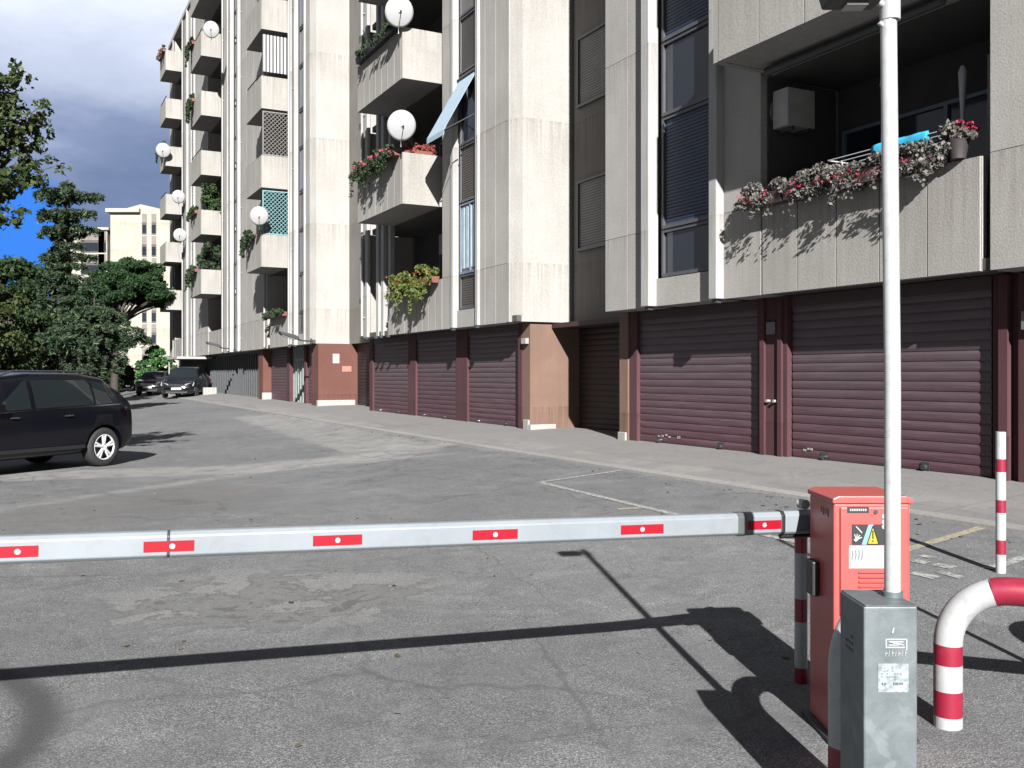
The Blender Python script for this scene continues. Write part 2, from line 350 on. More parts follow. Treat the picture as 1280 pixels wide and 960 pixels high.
def tag(o, label=None, cat=None, group=None, kind=None):
    if label: o['label'] = label
    if cat: o['category'] = cat
    if group: o['group'] = group
    if kind: o['kind'] = kind
    return o
def root(name, loc, rz, label, cat, group=None):
    o = bpy.data.objects.new(name, None); col.objects.link(o); o.location = loc; o.rotation_euler = (0, 0, rz); o.empty_display_size = .2
    return tag(o, label, cat, group)
def copy_tree(o, parent=None, loc=None, rz=None, **tg):
    c = o.copy(); col.objects.link(c)
    if parent: c.parent = parent
    if loc is not None: c.location = loc
    if rz is not None: c.rotation_euler = (0, 0, rz)
    for ch in o.children: copy_tree(ch, c)
    if tg: tag(c, **tg)
    return c
def ring(n, r, cx=0, cy=0): return [(cx+r*cos(2*pi*i/n), cy+r*sin(2*pi*i/n)) for i in range(n)]

# ------------------------------------------------------------------ ground
GM = asphalt()
def sheet(name, mat, dl, sl, lift, tags, thick=0):
    vs = [(d, s_, g(d, s_)+lift) for s_ in sl for d in dl]; n = len(dl)
    fs = [(j*n+i, j*n+i+1, (j+1)*n+i+1, (j+1)*n+i) for j in range(len(sl)-1) for i in range(n-1)]
    mb = MB(); mb.add(vs, fs)
    if thick:
        mb.add([(dl[0], s_, g(dl[0], s_)+lift-k) for s_ in sl for k in (0, thick)], [(2*j, 2*j+2, 2*j+3, 2*j+1) for j in range(len(sl)-1)])
    o = mb.build(name, mat); o.rotation_euler = (0, 0, TH); tag(o, **tags); return o
dl = [-700, -300, -120, -50, -20, -8, -3, 0, 2, 2.8]+[3.0+.2*i for i in range(36)]+[10.5, 12, 16, 30, 80, 250, 700]
sl = [-300, -80, -30, -12]+list(range(-6, 100, 2))+[110, 130, 160, 220, 350, 600, 1100]
sheet('ground', GM, dl, sl, 0, dict(kind='structure'))
SLAB = slab_mat()
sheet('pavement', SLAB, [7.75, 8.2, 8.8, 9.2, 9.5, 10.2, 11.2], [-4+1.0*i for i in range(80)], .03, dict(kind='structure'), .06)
KM = concrete('kerb_concrete', (.185, .183, .178), .2, .1)
sheet('kerb', KM, [7.56, 7.75], [-4+1.0*i for i in range(80)], .034, dict(kind='structure'), .06)
PW = paint_mat('worn_white_paint', (.24, .24, .235), .50); PY = paint_mat('worn_yellow_paint', (.21, .19, .125), .46)
def marking(pts, wd, mat, name='road_marking'):
    P = [GP(*p) for p in pts]; mb = MB()
    for a, b in zip(P, P[1:]):
        dr = (b-a); dr.z = 0; L_ = dr.length; dr.normalize(); nr = Vector((-dr.y, dr.x, 0))*wd/2; n = max(1, int(L_/.4))
        vs = []
        for i in range(n+1):
            q = a+(b-a)*(i/n)
            for sg in (-1, 1):
                e = q+nr*sg; vs.append((e.x, e.y, G(e.x, e.y)+.005))
        mb.add(vs, [(2*i, 2*i+1, 2*i+3, 2*i+2) for i in range(n)])
    return mb.build(name, mat, tags=dict(kind='structure'))
marking([(813, 583), (676, 603)], .09, PW)
marking([(676, 603.5), (845, 644), (1010, 682)], .085, PW)
marking([(772, 637), (803, 635)], .10, PY)
marking([(1120, 692), (1248, 654)], .10, PY)
marking([(1140, 716), (1172, 724)], .10, PW)
marking([(1142, 701), (1160, 705)], .10, PW); marking([(1152, 695), (1166, 698)], .08, PW); marking([(1168, 706), (1192, 711)], .10, PW); marking([(1174, 715), (1204, 724)], .08, PW)
marking([(1235, 712), (1300, 692)], .10, PW)

# ------------------------------------------------------------------ the long apartment building
DF, DB_, DSH, ZU = 9.39, 8.41, 9.92, 2.765
FH = 3.1; NF = 7; ZT = ZU+FH*NF
D0, S0, Z0 = 9.39, 18.0, 0.0
def bm_(): return MB(lambda d, s, z: (d-D0, s-S0, z-Z0))
bld = root('apartment_building', W(D0, S0, Z0), TH, 'long grey concrete apartment block with jutting balconies over maroon garage doors', 'building')
def P(name, mb, mat, parent=bld, bevel=0, label=None):
    o = mb.build(name, mat, parent, bevel)
    if label: o['label'] = label
    return o
ends = [(0.0, 14.5), (17.98, 28.21), (33.9, 70.5)]
# core and recesses
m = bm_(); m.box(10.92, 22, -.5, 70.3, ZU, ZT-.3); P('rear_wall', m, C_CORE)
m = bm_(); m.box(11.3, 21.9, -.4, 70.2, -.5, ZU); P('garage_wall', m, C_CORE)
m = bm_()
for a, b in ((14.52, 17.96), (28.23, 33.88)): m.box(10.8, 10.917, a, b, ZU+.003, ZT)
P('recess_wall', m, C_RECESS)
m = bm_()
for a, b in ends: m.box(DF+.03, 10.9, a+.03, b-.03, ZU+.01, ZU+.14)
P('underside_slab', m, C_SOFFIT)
m = bm_(); m.box(DF-.1, 22.1, -.6, 14.6, ZT, ZT+.25); m.box(DF-.1, 22.1, 17.9, 28.3, ZT, ZT+.25); m.box(DF-.1, 22.1, 33.8, 70.6, ZT, ZT+.25)
m.box(10.7, 22.1, 14.6, 17.9, ZT, ZT+.2); m.box(10.7, 22.1, 28.3, 33.8, ZT, ZT+.2); P('roof', m, C_WALL)
m = bm_()
for a, b in ((52, 56), (62, 66), (38, 42)): m.box(11, 15, a, b, ZT+.25, ZT+2.2)
P('roof_hut', m, C_WALL)

class Each:
    def __init__(s, nm, mt, bv=0): s.nm, s.mt, s.bv = nm, mt, bv
    def box(s, *a): q = bm_(); q.box(*a); P(s.nm, q, s.mt, bevel=s.bv)
    def prism(s, *a): q = bm_(); q.prism(*a); P(s.nm, q, s.mt, bevel=s.bv)
panels = Each('sill_panel', C_WALL); groove = Each('facade_wall', C_WALL); fins = Each('pilaster', C_FIN, .012)
def panel(s0, s1, splits=(), d=DF, z0=ZU, z1=ZT):
    """ribbed precast panels, storey by storey"""
    groove.box(d+.03, 10.9, s0+.006, s1-.006, z0+.004, z1); panels = bm_()
    ss = [s0]+list(splits)+[s1]
    zs = [z0]+[ZU+FH*k+1.28 for k in range(NF) if z0 < ZU+FH*k+1.28 < z1]+[z1]
    for a, b in zip(ss, ss[1:]):
        for c, e in zip(zs, zs[1:]):
            panels.box(d, d+.029, a+(.011 if a != s0 else 0), b-(.011 if b != s1 else 0), c+(.004 if c != z0 else 0), e-(.004 if e != z1 else 0))
    P('facade_panel', panels, C_WALL)
def fin(s0, s1, proud=.13, z0=ZU-.0, z1=ZT):
    fins.prism([(DF-proud, s0+.02), (DF-proud, s1-.02), (DF-.02, s1), (DF+.06, s1), (DF+.06, s0), (DF-.02, s0)], z0-.0, z1)
def rollslats(s0, s1, z0, z1, d, pitch=.055, dep=.012):
    mb = bm_(); n = max(1, int((z1-z0)/pitch)); h = (z1-z0)/n
    vs = []; fs = []
    for i in range(n):
        zz = z0+i*h
        for (dz, dd) in ((0, dep), (h*.18, 0), (h*.85, -.0), (h, dep)):
            vs += [(d+dd, s0, zz+dz), (d+dd, s1, zz+dz)]
    for k in range(len(vs)//2-1): fs.append((2*k, 2*k+1, 2*k+3, 2*k+2))
    mb.add(vs, fs); return mb
def window(s0, s1, z0, z1, d, kind, frame=C_FRAME, th=.05, mull=0):
    mb = bm_()
    mb.box(d-.04, d+.02, s0, s0+th, z0, z1); mb.box(d-.04, d+.02, s1-th, s1, z0, z1)
    mb.box(d-.06, d+.02, s0+th, s1-th, z0, z0+th*1.1); mb.box(d-.04, d+.02, s0+th, s1-th, z1-th, z1)
    for k in range(mull):
        c = s0+(s1-s0)*(k+1)/(mull+1); mb.box(d-.036, d+.016, c-.03, c+.03, z0+th*1.1, z1-th)
    f = P('window', mb, frame)
    if kind == 'glass':
        q = bm_(); q.box(d+.004, d+.018, s0+th, s1-th, z0+th*1.1, z1-th); P('pane', q, C_GLASS, f)
    else:
        P('roller_shutter', rollslats(s0+th, s1-th, z0+th*1.1, z1-th, d), kind, f)
    return f
# ---- block A (nearest)
panel(13.24, 14.5, (13.78,)); fin(12.98, 13.24); fin(11.25, 11.47)
panel(10.45, 11.25)
groove.box(DF+.16, 10.9, 11.47, 12.98, ZU+.004, ZT)
panels.box(DF+.02, DF+.159, 11.472, 12.978, ZU+.002, 3.22)
for k in range(NF):
    zb = ZU+FH*k
    window(11.49, 12.92, zb+1.27, zb+3.12 if k < NF-1 else zb+3.05, DF+.12, C_BLUESH)
    window(11.49, 12.92, (zb+.03 if k else 3.24), zb+1.26, DF+.12, 'glass' if k < 2 else C_BROWNSP)
panel(5.6, 6.83, (6.2,)); panel(2.6, 5.57, (3.6, 4.6)); panel(0.0, 2.57, (1.2,))
# ---- block B
def corner(s, dfar, a=.30):
    groove.prism([(DF+.001, s+a), (DF+.16, s), (dfar, s), (dfar, s+a)], ZU+.004, ZT)
corner(17.98, 10.79); 
fins.box(DF-.012, DF+.05, 18.28, 18.40, ZU, ZT); panel(18.40, 19.77, (18.95, 19.5)); fin(19.77, 19.94, .06)
groove.box(DF+.16, 10.9, 19.94, 21.12, ZU+.004, ZT); panels.box(DF+.02, DF+.159, 19.942, 21.118, ZU+.002, 3.18)
for k in range(NF):
    zb = ZU+FH*k
    window(19.96, 21.10, zb+1.28, zb+2.98, DF+.12, 'glass' if k < 2 else C_GREYSH, C_FRAMEB if k == 0 else C_FRAME, mull=1 if k == 0 else 0)
    window(19.96, 21.10, (zb-.10 if k else 3.2), zb+1.27, DF+.12, C_BROWNSP)
q = bm_()
for i in range(5): q.box(DF+.108, DF+.1225, 20.06+i*.2, 20.06+i*.2+.13-.02*(i % 2), ZU+1.42, ZU+2.90)
P('curtain', q, plain('pale_curtain', (.50, .62, .70), .8))
fin(21.12, 21.31, .08); panel(21.31, 21.96)
panel(27.82, 28.21); fin(27.62, 27.82, .05)
# ---- block C
groove.prism([(DF+.001, 34.2), (DF+.16, 33.9), (10.79, 33.9), (10.79, 34.2)], ZU+.004, ZT)
panel(34.2, 34.75); fin(34.75, 34.9, .06)
groove.box(DF+.16, 10.9, 34.9, 36.0, ZU+.004, ZT); panels.box(DF+.02, DF+.159, 34.902, 35.998, ZU+.002, 3.18)
for k in range(NF):
    zb = ZU+FH*k
    window(34.92, 35.98, zb+1.28, zb+2.7, DF+.12, 'glass' if k % 3 == 0 else C_GREYSH)
    window(34.92, 35.98, (zb-.38 if k else 3.2), zb+1.27, DF+.12, plain('pale_spandrel', (.34, .37, .41), .5) if k else C_BROWNSP)
fin(36.0, 36.25, .1); panel(36.25, 37.1)
panel(40.9, 46.6, (42.2, 43.6, 45.1)); fin(46.6, 46.9, .1)
groove.box(DF+.16, 10.9, 46.9, 48.3, ZU+.004, ZT)
for k in range(NF):
    zb = ZU+FH*k; window(46.95, 48.25, zb+1.28, zb+2.9, DF+.12, C_GREYSH); window(46.95, 48.25, zb+.0 if k else ZU+.02, zb+1.27, DF+.12, plain('pale_spandrel', (.34, .37, .41), .5))
fin(48.3, 48.6, .12); panel(48.6, 51.1, (49.8,))
panel(55.2, 59.6, (56.6, 58.1)); fin(59.6, 59.85, .1); panel(59.85, 62.2, (61,)); fin(62.2, 62.5, .12); panel(62.5, 64.6)
panel(68.0, 70.5, (69.2,))

# ---- loggias and balconies
FLR = [ZU+FH*k for k in range(NF)]
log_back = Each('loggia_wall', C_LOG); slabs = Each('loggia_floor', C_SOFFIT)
C_RAIL = plain('dark_handrail', (.07, .068, .066), .6)
def parapet_front(mb, d, s0, s1, z0, z1, rib):
    n = max(1, int((s1-s0)/rib)); wv = (s1-s0)/n
    mb.box(d+.02, d+.10, s0, s1, z0, z1)
    for i in range(n): mb.box(d-.004, d+.0199, s0+i*wv+.009, s0+(i+1)*wv-.009, z0+.003, z1-.003)

def loggia(s0, s1, col_name, jut, flush0, k0=1, k1=NF, rib=.55, glass=True, dark=None):
    """one vertical stack of loggias: flush parapet on the first storey, jutting boxes above"""
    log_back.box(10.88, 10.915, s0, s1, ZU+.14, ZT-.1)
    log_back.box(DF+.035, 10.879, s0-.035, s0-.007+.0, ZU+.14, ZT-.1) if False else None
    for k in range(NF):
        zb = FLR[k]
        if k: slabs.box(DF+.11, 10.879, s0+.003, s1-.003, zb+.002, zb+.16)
        if glass:
            wd = (s1-s0)
            window(s0+(wd*.2 if col_name == 'a' else .25), s0+wd*(.96 if col_name == 'a' else .62), zb+.2, zb+2.45, 10.84, 'glass', C_FRAMEB if k < 2 else C_FRAME, mull=2)
    mb = bm_(); parapet_front(mb, DF+.002, flush0[0], flush0[1], ZU+.0, ZU+1.27, rib); P('parapet', mb, C_PARA)
    for k in range(k0, k1):
        zb = FLR[k]; a, b = jut
        mb = bm_(); parapet_front(mb, DB_, a+.1, b-.1, zb+.0, zb+1.27, rib)
        # the two side walls
        mb.box(DB_, DF+.099, a, a+.099, zb, zb+1.27); mb.box(DB_, DF+.099, b-.099, b, zb, zb+1.27)
        mb.box(DB_+.101, DF+.098, a+.1, b-.1, zb+.01, zb+.15)
        o = P('balcony', mb, C_PARA)
        r = bm_(); r.box(DB_+.03, DB_+.08, a+.03, b-.03, zb+1.27, zb+1.31)
        if k % 2: r.box(DB_+.03, DB_+.07, a+.05, b-.05, zb+1.42, zb+1.45); [r.box(DB_+.04, DB_+.06, a+.1+i*(b-a-.2)/5, a+.12+i*(b-a-.2)/5, zb+1.30, zb+1.42) for i in range(6)]
        P('handrail', r, C_RAIL, o)
loggia(6.93, 10.42, 'a', (6.9, 10.29), (6.95, 10.42), rib=.69)
fins.box(DF+.16, 10.9, 6.835, 6.87, ZU, ZT)
for k in range(NF): box_now = bm_(); box_now.box(DF+.115, 10.835, 10.424, 10.442, ZU+FH*k+.165, ZU+FH*(k+1)-.005); P('loggia_shade_panel', box_now, plain('loggia_side_shade_tone', (.07, .068, .072), .9, var=.2))  # added dark panels over the side wall, standing in for loggia shade
loggia(21.98, 27.60, 'b', (22.17, 25.68), (21.98, 25.9), rib=.42)
fins.box(DF, DF+.14, 26.30, 26.52, ZU, ZT); fins.box(DF, DF+.14, 26.75, 26.95, ZU, ZT); fins.box(DF, DF+.14, 25.72, 25.9, ZU, ZT)
loggia(37.15, 40.85, 'c', (37.6, 40.4), (37.15, 40.4), rib=.8)
loggia(51.15, 55.15, 'd', (51.5, 54.9), (51.15, 54.9), rib=.8)
loggia(64.65, 67.95, 'e', (65.0, 67.8), (64.65, 67.8), rib=.8)
# downpipes
for s_ in (28.02, 36.6, 36.95, 41.1, 49.2, 50.6, 60.6, 64.2, 46.2, 68.3):
    q = bm_(); q.tube([(DF-.07, s_, ZU+.05), (DF-.07, s_, ZT)], .045, 8)
    for k in range(NF): q.box(DF-.06, DF+.01, s_-.06, s_+.06, ZU+FH*k+.6, ZU+FH*k+.63)
    P('downpipe', q, C_FIN)
for s_ in (28.5, 50.9, 63.9):
    q = bm_(); q.tube([(DF-.05, s_ if s_ > 29 else 28.12, ZU+.05), (DF-.05, s_ if s_ > 29 else 28.12, ZT)], .03, 6); P('downpipe', q, C_DARKMET)
# recess windows
for (a, b) in ((15.3, 17.72), (29.6, 32.6)):
    for k in range(NF): window(a, b, FLR[k]+1.53, FLR[k]+3.05, 10.775, C_GREYSH, C_FRAME)
# little dark brackets under the fins
for s_ in (11.36, 13.1, 19.85, 21.2, 25.8, 26.4, 26.85, 27.7, 36.1, 37.0):
    q = bm_(); q.box(DF-.09, DF+.0, s_-.05, s_+.05, ZU-.06, ZU-.003); P('fixing_bracket', q, C_DARKMET)

# ---- garage level
def roller_door(s0, s1, d=DSH, mat=C_SHUT, top=ZU, pitch=.118, lock=True, marks=0):
    zb = g(9.9, (s0+s1)/2)+.02
    n = int((top-zb)/pitch); h = (top-zb)/n; mb = bm_(); vs = []; fs = []
    for i in range(n):
        zz = zb+i*h
        for (dz, dd) in ((0, .012), (h*.10, .004), (h*.35, -.003), (h*.7, -.003), (h*.93, .004), (h*.97, .012)):
            vs += [(d+dd, s0, zz+dz), (d+dd, s1, zz+dz)]
    for k in range(len(vs)//2-1): fs.append((2*k, 2*k+1, 2*k+3, 2*k+2))
    mb.add(vs, fs, False); mb.box(d-.02, d+.03, s0, s1, zb-.06, zb-.001)
    o = P('garage_door', mb, mat)
    if lock:
        for t in (.28, .8):
            c = s0+(s1-s0)*t; q = bm_(); q.tube([(d-.07, c, zb+.05), (d-.02, c, zb+.05)], .035, 10); q.box(d-.02, d-.01, c-.06, c+.06, zb-.01, zb+.11)
            P('lock', q, C_STEEL if t > .5 else C_DARKMET, o)
    if marks:
        q = bm_(); r_ = random.Random(marks)
        for i in range(marks): 
            c = s0+(s1-s0)*(.62+.30*r_.random()) if marks > 4 else s0+(s1-s0)*(.86+.1*r_.random()); zq = zb+.10+.04*r_.random(); q.box(d-.0105, d-.0065, c-.03, c+.03, zq, zq+.03)
        P('paint_chip', q, C_WHITE, o)
    return o
def box_part(name, mat, *bx, bevel=0, parent=bld, label=None):
    q = bm_()
    for b in bx: q.box(*b)
    if len(bx) > 1 and bx[0][2:4] != bx[1][2:4] and abs(bx[1][2]-bx[0][2]) > 1.2:
        for b in bx: q = bm_(); q.box(*b); o = P(name, q, mat, parent, bevel, label)
        return o
    return P(name, q, mat, parent, bevel, label)
zg = lambda s: g(9.9, s)-.1
roller_door(11.05, 14.18, marks=7); roller_door(7.20, 10.37, marks=3)
roller_door(3.2, 6.3); roller_door(18.62, 21.49); roller_door(22.21, 24.96); roller_door(25.58, 28.62)
box_part('pier', C_BEIGE, (DSH-.10, 11.2, 14.42, 14.69, zg(14), ZU))
box_part('door_jamb', C_MAR, (DSH-.07, 11.2, 14.18, 14.419, zg(14), ZU))
box_part('pier', C_MAR, (DSH-.08, 11.2, 10.40, 11.02, zg(10), ZU), (DSH-.12, DSH-.079, 10.48, 10.56, zg(10), ZU-.02), (DSH-.12, DSH-.079, 10.84, 10.93, zg(10), ZU-.02))
box_part('pier', C_MAR, (DSH-.02, 11.2, 6.33, 7.17, zg(7), ZU), (DSH-.12, DSH-.019, 6.92, 7.03, zg(7), ZU-.02), (DSH-.10, DSH-.019, 6.33, 6.80, zg(7), ZU-.02))
q = bm_(); [q.tube([(DSH-.14, s_, 1.24), (DSH-.08, s_, 1.24)], .022, 8) for s_ in (10.62, 10.76)]; P('keyhole', q, C_WHITE)
q = bm_(); q.box(DSH-.11, DSH-.081, 10.62, 10.80, 2.22, 2.40); P('vent_cover', q, plain('vent_grey', (.2, .2, .2), .6))
box_part('junction_box', plain('vent_grey', (.2, .2, .2), .6), (DSH-.17, DSH-.101, 6.45, 6.72, 2.12, 2.32))
box_part('lintel', C_DARKRED, (DSH-.03, DSH+.4, 7.18, 14.17, ZU-.16, ZU-.003), (DSH-.03, DSH+.4, 18.6, 28.6, ZU-.16, ZU-.003))
box_part('pier', C_MAR, (DSH-.05, 11.2, 24.98, 25.56, zg(25), ZU), (DSH-.05, 11.2, 21.52, 22.19, zg(22), ZU), (DSH-.05, 11.2, 28.64, 28.95, zg(28), ZU))
box_part('pier', C_MAR, (DSH-.16, 11.2, 18.42, 18.60, zg(18), ZU))
box_part('pier', C_BEIGE, (DSH-.15, 11.25, 18.06, 18.419, zg(18), ZU))
box_part('plinth', C_WHITE, (DSH-.20, 10.35, 17.94, 18.059, zg(18), .56), bevel=.01)
box_part('plinth', C_WHITE, (DSH-.2, DSH-.151, 18.06, 18.3, zg(18), .66), bevel=.01)
box_part('plinth', C_WHITE, (DSH-.15, DSH-.101, 14.44, 14.68, zg(14), .58), bevel=.01)
q = bm_(); q.box(DSH-.24, DSH-.161, 18.10, 18.3, 2.30, 2.42); P('alarm_box', q, C_WHITE)
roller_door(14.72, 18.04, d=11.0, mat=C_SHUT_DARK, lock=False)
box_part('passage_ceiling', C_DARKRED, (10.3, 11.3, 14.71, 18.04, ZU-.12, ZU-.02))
# recess under blocks B-C: brown tiled piers
box_part('pier', C_BRICK, (DSH-.35, 11.25, 33.72, 34.6, zg(33), ZU), label='brown tiled pier with two small notices')
box_part('plinth', C_WHITE, (DSH-.42, 10.9, 33.55, 33.719, zg(33), .72), bevel=.01)
box_part('notice', C_WHITE, (10.10, 10.35, 33.70, 33.719, 2.05, 2.40))
box_part('notice', plain('salmon_sign', (.55, .22, .17), .6), (10.45, 10.8, 33.70, 33.719, 1.75, 1.95))
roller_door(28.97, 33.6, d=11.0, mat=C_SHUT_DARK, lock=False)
roller_door(34.7, 36.3, lock=False); roller_door(39.3, 42.4, lock=False)
box_part('pier', C_MAR, (DSH-.1, 11.2, 36.3, 36.6, zg(36), ZU), (DSH-.1, 11.2, 38.8, 39.3, zg(39), ZU))
q = bm_(); q.box(DSH+.04, DSH+.10, 36.6, 36.68, zg(37), ZU); q.box(DSH+.04, DSH+.10, 38.72, 38.8, zg(37), ZU)
for i in range(5): q.box(DSH+.04, DSH+.10, 36.95+i*.36, 37.0+i*.36, zg(37), ZU)
q.box(DSH+.05, DSH+.11, 36.68, 38.72, 2.2, 2.28)
o = P('entrance_door', q, plain('aluminium_door', (.45, .49, .48), .35, .3)); q = bm_(); q.box(DSH+.07, DSH+.08, 36.68, 38.72, zg(37), ZU-.02); P('pane', q, glass_mat('green_glass', (.10, .14, .13), .15), o)
box_part('pier', C_BRICK, (DSH-.35, 11.25, 42.5, 43.4, zg(43), ZU), label='far brown tiled pier with white base'); box_part('plinth', C_WHITE, (DSH-.4, 10.9, 42.38, 42.499, zg(43), .85), bevel=.01)
box_part('notice', C_WHITE, (9.95, 10.15, 42.48, 42.499, 2.1, 2.45))
q = bm_(); q.box(DSH+.1, DSH+.2, 43.4, 70.2, zg(60), ZU)
for i in range(52): q.box(DSH+.02, DSH+.099, 43.7+i*.5, 43.8+i*.5, zg(60), ZU-.1)
P('shopfront', q, plain('slate_shopfront', (.075, .08, .09), .5))
# canopy over the far entrance
q = bm_(); q.box(7.9, 9.8, 56.5, 60.5, 2.55, 2.68); [q.tube([(8.0, s_, .3), (8.0, s_, 2.55)], .04, 8) for s_ in (56.7, 60.3)]
P('entrance_canopy', q, C_FIN)
box_part('ramp_wall', C_WALL, (8.9, 9.6, 53.8, 54.0, zg(54), .95))

# ------------------------------------------------------------------ things on the balconies
def bframe(d, s, z): return W(d, s, z)
def leaves_mesh(pts, size, flat=0, elong=1.5):
    n = len(pts); pts = np.asarray(pts)
    a = rng.normal(size=(n, 3)); a /= np.linalg.norm(a, axis=1)[:, None]
    b = rng.normal(size=(n, 3)); 
    if flat: a[:, 2] *= (1-flat); b[:, 2] *= (1-flat); a /= np.linalg.norm(a, axis=1)[:, None]
    b -= (a*b).sum(1)[:, None]*a; b /= np.linalg.norm(b, axis=1)[:, None]
    sz = size*rng.uniform(.6, 1.3, n)[:, None]
    A = a*sz*elong*.5; B = b*sz*.5
    v = np.stack([pts-A, pts-A*.1+B, pts+A, pts-A*.1-B], 1).reshape(-1, 3)
    return v
def leaf_obj(name, pts, size, mat, parent, flat=0, elong=1.5, tags=None):
    v = leaves_mesh(pts, size, flat, elong); n = len(v)//4
    me = bpy.data.meshes.new(name); me.vertices.add(len(v)); me.vertices.foreach_set('co', v.ravel())
    me.loops.add(4*n); me.loops.foreach_set('vertex_index', np.arange(4*n, dtype=np.int32))
    me.polygons.add(n); me.polygons.foreach_set('loop_start', np.arange(0, 4*n, 4, dtype=np.int32))
    me.update(calc_edges=True); me.materials.append(mat)
    o = bpy.data.objects.new(name, me); col.objects.link(o)
    if parent is not None: o.parent = parent
    if tags: tag(o, **tags)
    return o
def blob(c, r, n, shell=.5):
    a = rng.normal(size=(n, 3)); a /= np.linalg.norm(a, axis=1)[:, None]
    q = rng.uniform(shell, 1, n)[:, None]**.7
    return np.asarray(c)+a*q*np.asarray(r)
LF_GREY = leaf_mat('grey_green_leaf', (.032, .034, .030), (.16, .150, .138))
LF_GREEN = leaf_mat('green_leaf', (.015, .032, .012), (.045, .075, .028))
LF_YEL = leaf_mat('yellow_green_leaf', (.03, .055, .014), (.10, .13, .035), (.16, .14, .045))
LF_DARK = leaf_mat('dark_leaf', (.012, .024, .011), (.036, .055, .028))
FL_RED = leaf_mat('red_petal', (.22, .02, .04), (.38, .05, .09)); FL_PINK = leaf_mat('pink_petal', (.17, .03, .05), (.34, .10, .14))
def planter(s0, s1, d, z, h, lab, leaf, flower=None, n=900, size=.07, hang=.25, tray=C_TERR, group='flower boxes on the balconies', name='flower_box', nf=.12, over=.18, dens=9):
    L_ = s1-s0; r = root(name, W(d, (s0+s1)/2, z), TH, lab, 'plant', group)
    mb = MB(); k = max(1, int(round(L_/.75))); wv = L_/k
    for i in range(k):
        y0 = -L_/2+i*wv+.02; y1 = y0+wv-.04
        mb = MB(); mb.extr([(-.10, 0), (.06, 0), (.09, .16), (-.13, .16)], y0, y1, lambda p, q, t: (p, t, q)); mb.build('tray', tray, r)
    P_ = []; nc = max(5, int(L_*dens))
    for i in range(nc):
        y = -L_/2+L_*random.random(); hh = random.random()
        P_.append(blob((-.06+.10*random.random()-over*hh, y, .16+h*(random.random()-.15)-hang*hh*hh), (.10, .14, .09), max(8, n//nc)))
        if random.random() < .35:                     # trailing shoots
            L2 = hang*(.6+1.3*random.random()); m2 = int(10+L2*60); tt = rng.uniform(0, 1, m2)
            P_.append(np.stack([-.17-over*.4+rng.normal(size=m2)*.025, y+tt*.1+rng.normal(size=m2)*.03, .1-tt*L2], 1))
    leaf_obj('foliage', np.concatenate(P_), size, leaf, r)
    if flower:
        Q = []
        for i in range(max(3, int(nc*.5))):
            y = -L_/2+L_*random.random(); Q.append(blob((-.16-over*.5*random.random(), y, .08+h*.8*random.random()-hang*.3*random.random()), (.05, .07, .05), max(6, int(n*nf/nc*2))))
        leaf_obj('flowers', np.concatenate(Q), size*.8, flower, r, elong=1)
    return r
# block A, first storey
planter(7.35, 10.62, DF-.10, ZU+1.22, .17, 'long row of grey-green trailing plants with red flowers along the nearest balcony', LF_GREY, leaf_mat('dark_red_petal', (.14, .012, .025), (.30, .03, .06)), 11000, .036, .20, tray=plain('dark_tray', (.09, .06, .055)), nf=.010, over=.10, dens=20)
def pot_plant(name, d, s, z, r_, h, lab, leaf, flower=None, n=400, size=.06, potmat=C_TERR, group=None):
    r = root(name, W(d, s, z), TH, lab, 'plant', group)
    mb = MB(); mb.tube([(0, 0, 0), (0, 0, r_*1.3), (0, 0, r_*1.5)], [r_*.6, r_*.85, r_*.95], 14); mb.build('pot', potmat, r)
    pts = np.concatenate([blob(((random.random()-.5)*r_*1.6, (random.random()-.5)*r_*1.6, r_*1.4+h*(.15+.8*random.random())), (r_*.7, r_*.7, h*.25), n//10) for _ in range(10)])
    leaf_obj('foliage', pts, size, leaf, r)
    if flower:
        leaf_obj('flowers', np.concatenate([blob(((random.random()-.5)*r_*2, (random.random()-.5)*r_*2, r_*1.4+h*(.4+.6*random.random())), (r_*.3, r_*.3, h*.12), n//14) for _ in range(8)]), size, flower, r, elong=1)
    return r
pot_plant('potted_flower', DF-.02, 7.22, ZU+1.28, .14, .20, 'pot of pink-red flowers on the parapet end beside the tall pillar', LF_GREY, FL_RED, 420, .045, potmat=plain('dark_pot', (.06, .05, .05)))
# air conditioner
def ac_unit(d, s, z, lab, rz=TH, wd=.8, h=.56):
    r = root('air_conditioner', W(d, s, z), rz, lab, 'air conditioner', 'air conditioning units in the loggias')
    mb = MB(); mb.box(-.15, .15, -wd/2, wd/2, 0, h); mb.build('casing', plain('ac_enamel', (.50, .50, .49), .5), r, .015)
    mb = MB(); mb.extr(ring(20, h*.38, -.1, h*.5), -.165, -.151, lambda p, q, t: (t, p, q)); mb.build('fan_grille', plain('ac_grille', (.2, .2, .2), .6), r)
    mb = MB(); [mb.box(-.1, .15, y-.02, y+.02, -.05, -.001) for y in (-wd*.3, wd*.3)]; mb.build('bracket', C_DARKMET, r)
ac_unit(9.80, 10.22, 5.12, 'white air conditioner on the dark side wall of the nearest balcony', TH-pi/2, .52, .54)
ac_unit(10.6, 24.3, 5.0, 'air conditioner under the ceiling of the loggia above the yellow-green plants')
